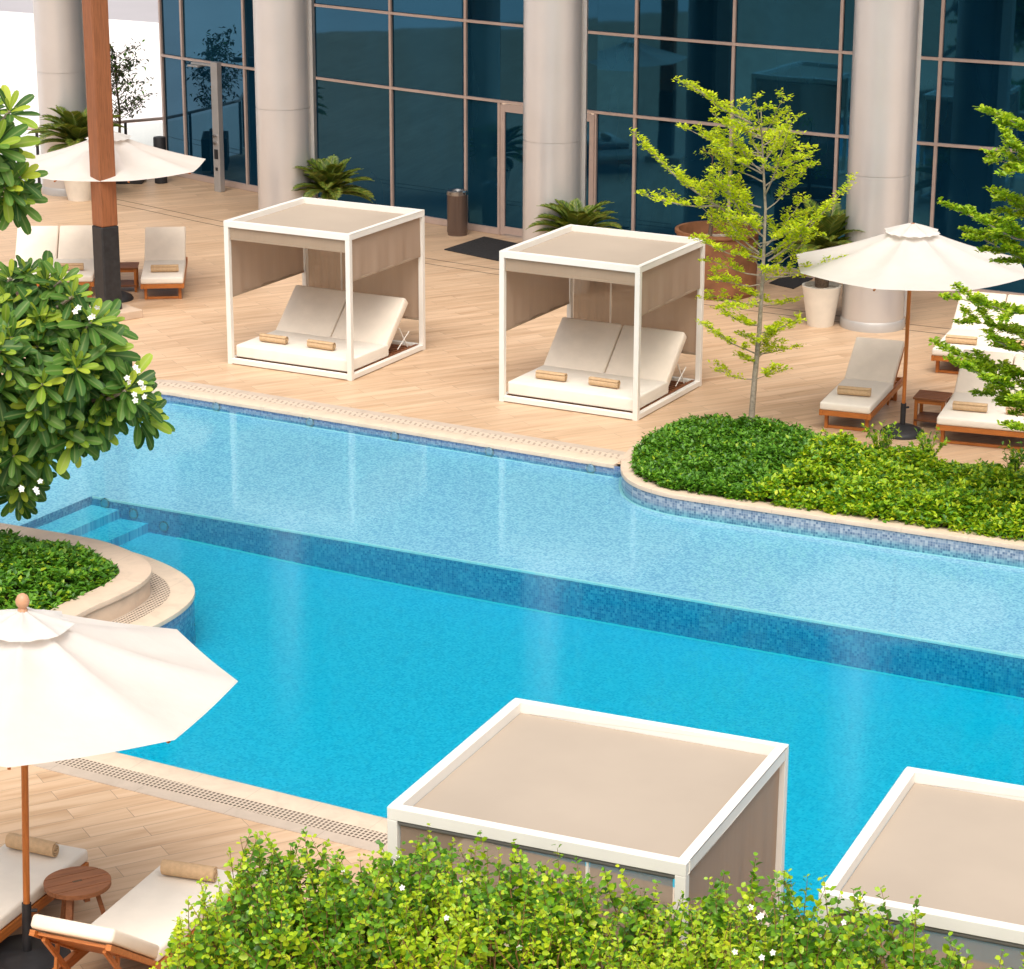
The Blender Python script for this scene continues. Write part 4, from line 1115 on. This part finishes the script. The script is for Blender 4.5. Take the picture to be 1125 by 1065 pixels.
br = [((826, 136), (754, 90)), ((836, 172), (750, 139)), ((834, 278), (770, 205)), ((796, 232), (702, 152)), ((834, 280), (766, 222)), ((790, 226), (706, 213)), ((837, 285), (765, 263)),
      ((840, 205), (887, 158)), ((840, 232), (885, 186)), ((844, 287), (931, 206)), ((842, 305), (916, 287)), ((837, 150), (860, 107)), ((837, 150), (829, 107)), ((838, 175), (812, 118)), ((836, 303), (777, 285)), ((838, 312), (782, 308)),
      ((836, 332), (778, 324)), ((834, 366), (877, 350)), ((831, 389), (776, 359)), ((832, 389), (868, 382)), ((829, 417), (785, 406)), ((829, 417), (853, 404)), ((838, 200), (780, 165)), ((840, 215), (870, 135)), ((838, 260), (785, 190)),
      ((842, 270), (880, 222)), ((841, 250), (800, 200)), ((842, 280), (905, 228)), ((838, 335), (868, 330)), ((838, 322), (800, 340)), ((834, 358), (795, 345)), ((842, 296), (895, 258)), ((838, 180), (868, 130)), ((838, 190), (800, 140))]
B_ = []
for i, (a, b) in enumerate(br):
    dy = [-.35, .3, .1, -.2, .45, -.5][i % 6]
    B_.append((tp_(*a, 0), tp_(*b, dy)))
ex = []
for k in range(26):
    f = RNG.uniform(.0, 1); yb = 130+(400-130)*f; a = tp_(838-6*f, yb); ang = RNG.uniform(0, 2*PI); ln_ = (.32+.45*math.sin(PI*min(1, f*1.25+.1)))*RNG.uniform(.7, 1.25)
    if f > .72: ln_ *= .6
    ex.append((a, a+Vector((math.cos(ang)*ln_, math.sin(ang)*ln_*1.1, ln_*RNG.uniform(.25, .7)))))
tiered_tree('slender_tree', tb, trk, B_, ex, ['lime_leaf', 'bright_leaf'], 'slender yellow green tree with tiered branches in the poolside bed', .052, 205, .30, prob=.10)
# tree whose branches enter at the right edge
rb = at(1182, 575, .1)
def rp_(px, py, dy=0): return on_ray(px, py, rb.y+dy)
trk2 = [rb, rp_(1180, 480), rp_(1178, 380), rp_(1176, 280), rp_(1174, 190), rp_(1172, 120), rp_(1172, 60)]
br2 = [((1173, 150), (1094, 124)), ((1174, 190), (1084, 172)), ((1174, 235), (1089, 214)), ((1175, 275), (1051, 231)), ((1176, 300), (1064, 255)), ((1177, 345), (1056, 329)), ((1178, 370), (1066, 352)), ((1179, 420), (1040, 386)), ((1180, 440), (1060, 405)),
       ((1180, 460), (1084, 430)), ((1180, 480), (1113, 468)), ((1174, 205), (1105, 150)), ((1175, 290), (1095, 262)), ((1178, 395), (1088, 372)), ((1180, 445), (1100, 445)), ((1173, 165), (1110, 190)), ((1174, 225), (1108, 232))]
B2 = []
for i, (a, b) in enumerate(br2): B2.append((rp_(*a), rp_(*b, [-.5, .4, .1, -.25, .6][i % 5])))
ex2 = []
for k in range(34):
    f = RNG.uniform(0, 1); a = rp_(1174, 100+370*f); ang = RNG.uniform(-1.7, 1.7); ln_ = RNG.uniform(.5, 1.1)
    ex2.append((a, a+Vector((math.cos(ang)*ln_, math.sin(ang)*ln_, ln_*.3))))
tiered_tree('bushy_tree', rb, trk2, B2, ex2, ['bright_leaf', 'hedge_light'], 'bright green tree whose branches reach in at the right edge', .060, 480, .34, tr0=.07, prob=.35, tmpl=T_ROUND)

# ------------------------------------------------------------------ frangipani
pb_ = Vector((-6.35, 24.6, .18))
pt = thing('frangipani_tree', pb_, 0, 'frangipani tree with big glossy leaves and white flowers at the left edge', 'tree')
lump = [(20, 365, 55), (70, 345, 40), (95, 400, 58), (35, 430, 62), (130, 430, 46), (158, 440, 26), (10, 500, 45), (95, 465, 42), (62, 318, 24), (22, 300, 20), (55, 478, 38), (120, 468, 36), (14, 530, 24), (38, 508, 24), (0, 470, 40), (75, 380, 55), (-30, 400, 80), (-50, 350, 50), (-60, 480, 60),
        (10, 150, 30), (10, 192, 28), (12, 218, 14), (-25, 175, 36), (0, 122, 16)]
ros = []
for (px, py, r) in lump:
    k = max(2, int(r*r/ 330))
    for j in range(k):
        a = RNG.uniform(0, 2*PI); rr = r*math.sqrt(RNG.uniform(0, 1)); f = rr/r
        dep = 24.4-.9*math.sqrt(max(0, 1-f*f))*r/60+RNG.uniform(-.15, .15)
        ros.append((px+rr*math.cos(a)*.86, py+rr*math.sin(a)*.86, dep, r))
lv = Leaves(T_PLUM); bm_ = MB(); cen = on_ray(0, 410, 25.0); cen2 = on_ray(-25, 175, 25.0)
fork = Vector((-6.2, 24.7, 1.0)); hubs = [Vector((-6.1, 24.7, 1.9)), Vector((-5.5, 24.4, 1.5)), Vector((-5.0, 24.5, 1.6)), Vector((-6.2, 24.8, 2.9)), Vector((-6.0, 24.6, 3.7)), Vector((-5.6, 24.5, 2.3))]
bm_.tube([(0, 0, 0), (.06, .03, .45), fork-pb_], [.12, .10, .085], 10)
par = {0: fork, 1: fork, 2: hubs[1], 3: hubs[0], 4: hubs[3], 5: hubs[0]}
for i, h in enumerate(hubs): a = par[i]; bm_.tube([a-pb_, a.lerp(h, .5)+Vector((0, 0, -.05))-pb_, h-pb_], [.07, .055, .045], 8)
flowers = [(96, 342), (148, 412), (155, 434), (33, 536)]
def leaf_rosette(p, out, scale, nl=17, age=0):
    global lv
    p = np.array(p); out = norm(np.array(out, float)); s1 = norm(np.cross(out, [.3, .2, 1.])); s2 = np.cross(out, s1)
    for k in range(nl):
        f = k/nl; a = k*2.3999+RNG.uniform(-.25, .25); op = .35+1.35*f+RNG.uniform(-.12, .12)      # inner leaves stand up, outer ones open flat and hang
        d = out*math.cos(op)+(s1*math.cos(a)+s2*math.sin(a))*math.sin(op)
        d = d+np.array([0, 0, -.25*f]); L = scale*(.62+.45*min(1, f*1.8))*RNG.uniform(.85, 1.15)
        nn = out*math.sin(op)+.3*np.array([0, 0, 1.])-(s1*math.cos(a)+s2*math.sin(a))*math.cos(op)
        mi = 1 if (f < .26 and RNG.uniform() < .75) or RNG.uniform() < .05 else 0
        lv.add([p-out*.10*f], [d], [nn+.15*RNG.normal(size=3)], L, L*RNG.uniform(.25, .315), mi)
for (px, py, dep, r) in ros:
    p = on_ray(px, py, dep); c_ = cen2 if py < 245 else cen
    out = (p-c_).normalized()*.8+Vector((0, -.25, .55)); leaf_rosette(p, out, .31*RNG.uniform(.8, 1.2), 16)
    hb = min(hubs, key=lambda h: (h-p).length); m_ = hb.lerp(p, .55)+Vector((0, 0, -.06)); bm_.tube([hb-pb_, m_-pb_, p-pb_], [.03, .022, .016], 5)
bm_.build('trunk', 'bark', pt, smooth=60)
lv.build('foliage', ['plumeria_old', 'plumeria_young'], pt, smooth=True, origin=tuple(pb_))
def flower_cluster(P, n, parent, r=.05, orig=Vector((0, 0, 0)), size=.035):
    for k in range(n):
        fm = Leaves(T_ROUND); cm = MB()
        c = np.array(P)+RNG.normal(size=3)*r; ax_ = norm(np.array([RNG.normal()*.5, -1, RNG.normal()*.4+.5])); s1 = norm(np.cross(ax_, [.1, .3, 1.])); s2 = np.cross(ax_, s1)
        for j in range(5):
            a = 2*PI*j/5; d = s1*math.cos(a)+s2*math.sin(a)+ax_*.25; fm.add([c], [d], [ax_], size, size*.7, 0)
        cm.lathe([(size*.16, 0), (size*.10, size*.1)], 6, tuple(c-np.array(orig)+ax_*size*.12))
        o = fm.build('flower', ['petal'], parent, origin=tuple(orig)); cm.build('flower_eye', 'petal_center', o)
for px, py in flowers:
    flower_cluster(on_ray(px, py, 23.35), 5, pt, .055, pb_, .034)

# ------------------------------------------------------------------ near hedge
ha = R(-23.6); hd = Vector((math.cos(ha), math.sin(ha), 0)); hn = Vector((-hd.y, hd.x, 0))          # hn points away from the camera
H0 = Vector((-1.02, 13.62, 0))
def hedge_z(px, py):
    d = _fw + _r*((px-562.5)/F) - _up*((py-532.5)/F); o = Vector((0, 0, CAMH)); t = (H0-o).dot(hn)/d.dot(hn); P = o+d*t; return (P-H0).dot(hd), P.z
prof = [hedge_z(*p) for p in ((208, 1035), (226, 985), (252, 940), (300, 938), (350, 955), (395, 972), (432, 938), (480, 950), (520, 948), (600, 968), (655, 985), (700, 1008), (745, 1008), (800, 990), (850, 972), (905, 1000), (960, 998), (1000, 1020), (1030, 1058), (1065, 1080), (1125, 1070), (1250, 1070), (1500, 1100))]
pt_ = np.array(prof)
hz = lambda t: np.interp(t, pt_[:, 0], pt_[:, 1])
t0, t1_ = pt_[0, 0], pt_[-1, 0]
hedge = thing('hedge', H0+hd*t0, 0, 'loose bright green flowering hedge across the bottom foreground', 'hedge'); ho = H0+hd*t0
lv = Leaves(T_ROUND); tw = MB()
NS = 1750
for k in range(NS):
    t = RNG.uniform(t0+.05, t1_ if k % 5 == 0 else 4.6); w_ = RNG.uniform(-.62, .42); top = hz(t)*(1-.10*(w_/.6)**2)
    up_ = RNG.uniform(0, 1)**.6; tipz = top*(.62+.40*up_)+RNG.normal()*.03
    if RNG.uniform() < .10: tipz = top+RNG.uniform(.0, .13)
    tip = np.array(H0+hd*(t+RNG.normal()*.05)+hn*w_)+np.array([0, 0, tipz])
    lean = np.array(hd)*RNG.normal()*.28+np.array(hn)*(w_*.35-.12+RNG.normal()*.25); ln_ = RNG.uniform(.32, .6); d = norm(np.array([0, 0, 1.])+lean); b0 = tip-d*ln_
    c0 = np.array(H0+hd*(t+RNG.normal()*.15)+hn*(w_*.5))+np.array([0, 0, max(.15, b0[2]-.6)])
    tw.tube([c0-np.array(ho), b0-np.array(ho), (b0+tip)/2-np.array(ho)+RNG.normal(size=3)*.015, tip-np.array(ho)], [.006, .005, .0035, .0015], 4, caps=False)
    yellow = vnoise(np.array([t*2.2]), np.array([w_*2]), 1.6, 21)[0] > .25
    npair = int(ln_/.038)
    for j in range(npair):
        f = (j+1)/npair; c = b0+(tip-b0)*f; a = j*PI/2+k; s1 = norm(np.cross(d, [math.cos(k), math.sin(k), .2])); s2 = np.cross(d, s1); s_ = s1*math.cos(a)+s2*math.sin(a)
        L = (.058 if not yellow else .054)*(1.1-.5*f**3)*RNG.uniform(.7, 1.15)
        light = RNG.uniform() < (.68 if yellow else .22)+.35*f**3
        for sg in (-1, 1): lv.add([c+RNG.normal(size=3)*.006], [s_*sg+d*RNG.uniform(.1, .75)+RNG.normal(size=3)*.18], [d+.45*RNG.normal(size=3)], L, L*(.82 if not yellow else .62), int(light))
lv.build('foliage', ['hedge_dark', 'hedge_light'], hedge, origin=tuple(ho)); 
for k in range(26):
    t = t0+.3+k*.28; p = H0+hd*t+hn*RNG.uniform(-.2, .2)-ho; tw.tube([p, p+Vector((RNG.normal()*.1, RNG.normal()*.1, .8)), p+Vector((RNG.normal()*.15, RNG.normal()*.15, hz(t)*.8))], [.016, .012, .006], 5)
tw.build('stem', 'twig', hedge)
for k in range(16):
    t = RNG.uniform(t0+.2, 3.6); w_ = RNG.uniform(-.6, .3); P = H0+hd*t+hn*w_+Vector((0, 0, hz(t)*(.86+.16*RNG.uniform())))
    flower_cluster(P, RNG.integers(1, 3), hedge, .03, ho, .02)

# ================================================================== LIGHT
SUN_EL, SUN_AZ = 60, 182      # azimuth measured clockwise from +y: behind the camera, a little to the left
w = bpy.data.worlds.new('World'); sc.world = w; w.use_nodes = True; nt = w.node_tree; nt.nodes.clear()
sky = nt.nodes.new('ShaderNodeTexSky'); sky.sky_type = 'NISHITA'; sky.sun_disc = False; sky.sun_elevation = R(SUN_EL); sky.sun_rotation = R(SUN_AZ)
sky.air_density = 1.0; sky.dust_density = 6.0; sky.ozone_density = 1.0
hsv = nt.nodes.new('ShaderNodeHueSaturation'); hsv.inputs['Saturation'].default_value = .35
bg = nt.nodes.new('ShaderNodeBackground'); bg.inputs['Strength'].default_value = .15; ou = nt.nodes.new('ShaderNodeOutputWorld')
nt.links.new(sky.outputs[0], hsv.inputs['Color']); nt.links.new(hsv.outputs[0], bg.inputs[0]); nt.links.new(bg.outputs[0], ou.inputs[0])
sd = bpy.data.lights.new('sun', 'SUN'); sd.energy = 1.35; sd.angle = R(52); sd.color = (1, .93, .83); so = bpy.data.objects.new('sun', sd); col.objects.link(so)
dirv = Vector((math.sin(R(SUN_AZ))*math.cos(R(SUN_EL)), math.cos(R(SUN_AZ))*math.cos(R(SUN_EL)), math.sin(R(SUN_EL))))
so.rotation_euler = dirv.to_track_quat('Z', 'Y').to_euler(); so.location = dirv*60
vs_ = sc.view_settings; vs_.view_transform = 'Standard'; vs_.look = 'None'; vs_.gamma = 1; vs_.exposure = .40
sc.cycles.use_denoising = True; sc.cycles.max_bounces = 8; sc.cycles.transparent_max_bounces = 16; sc.cycles.volume_bounces = 0
sc.cycles.caustics_reflective = False; sc.cycles.caustics_refractive = False
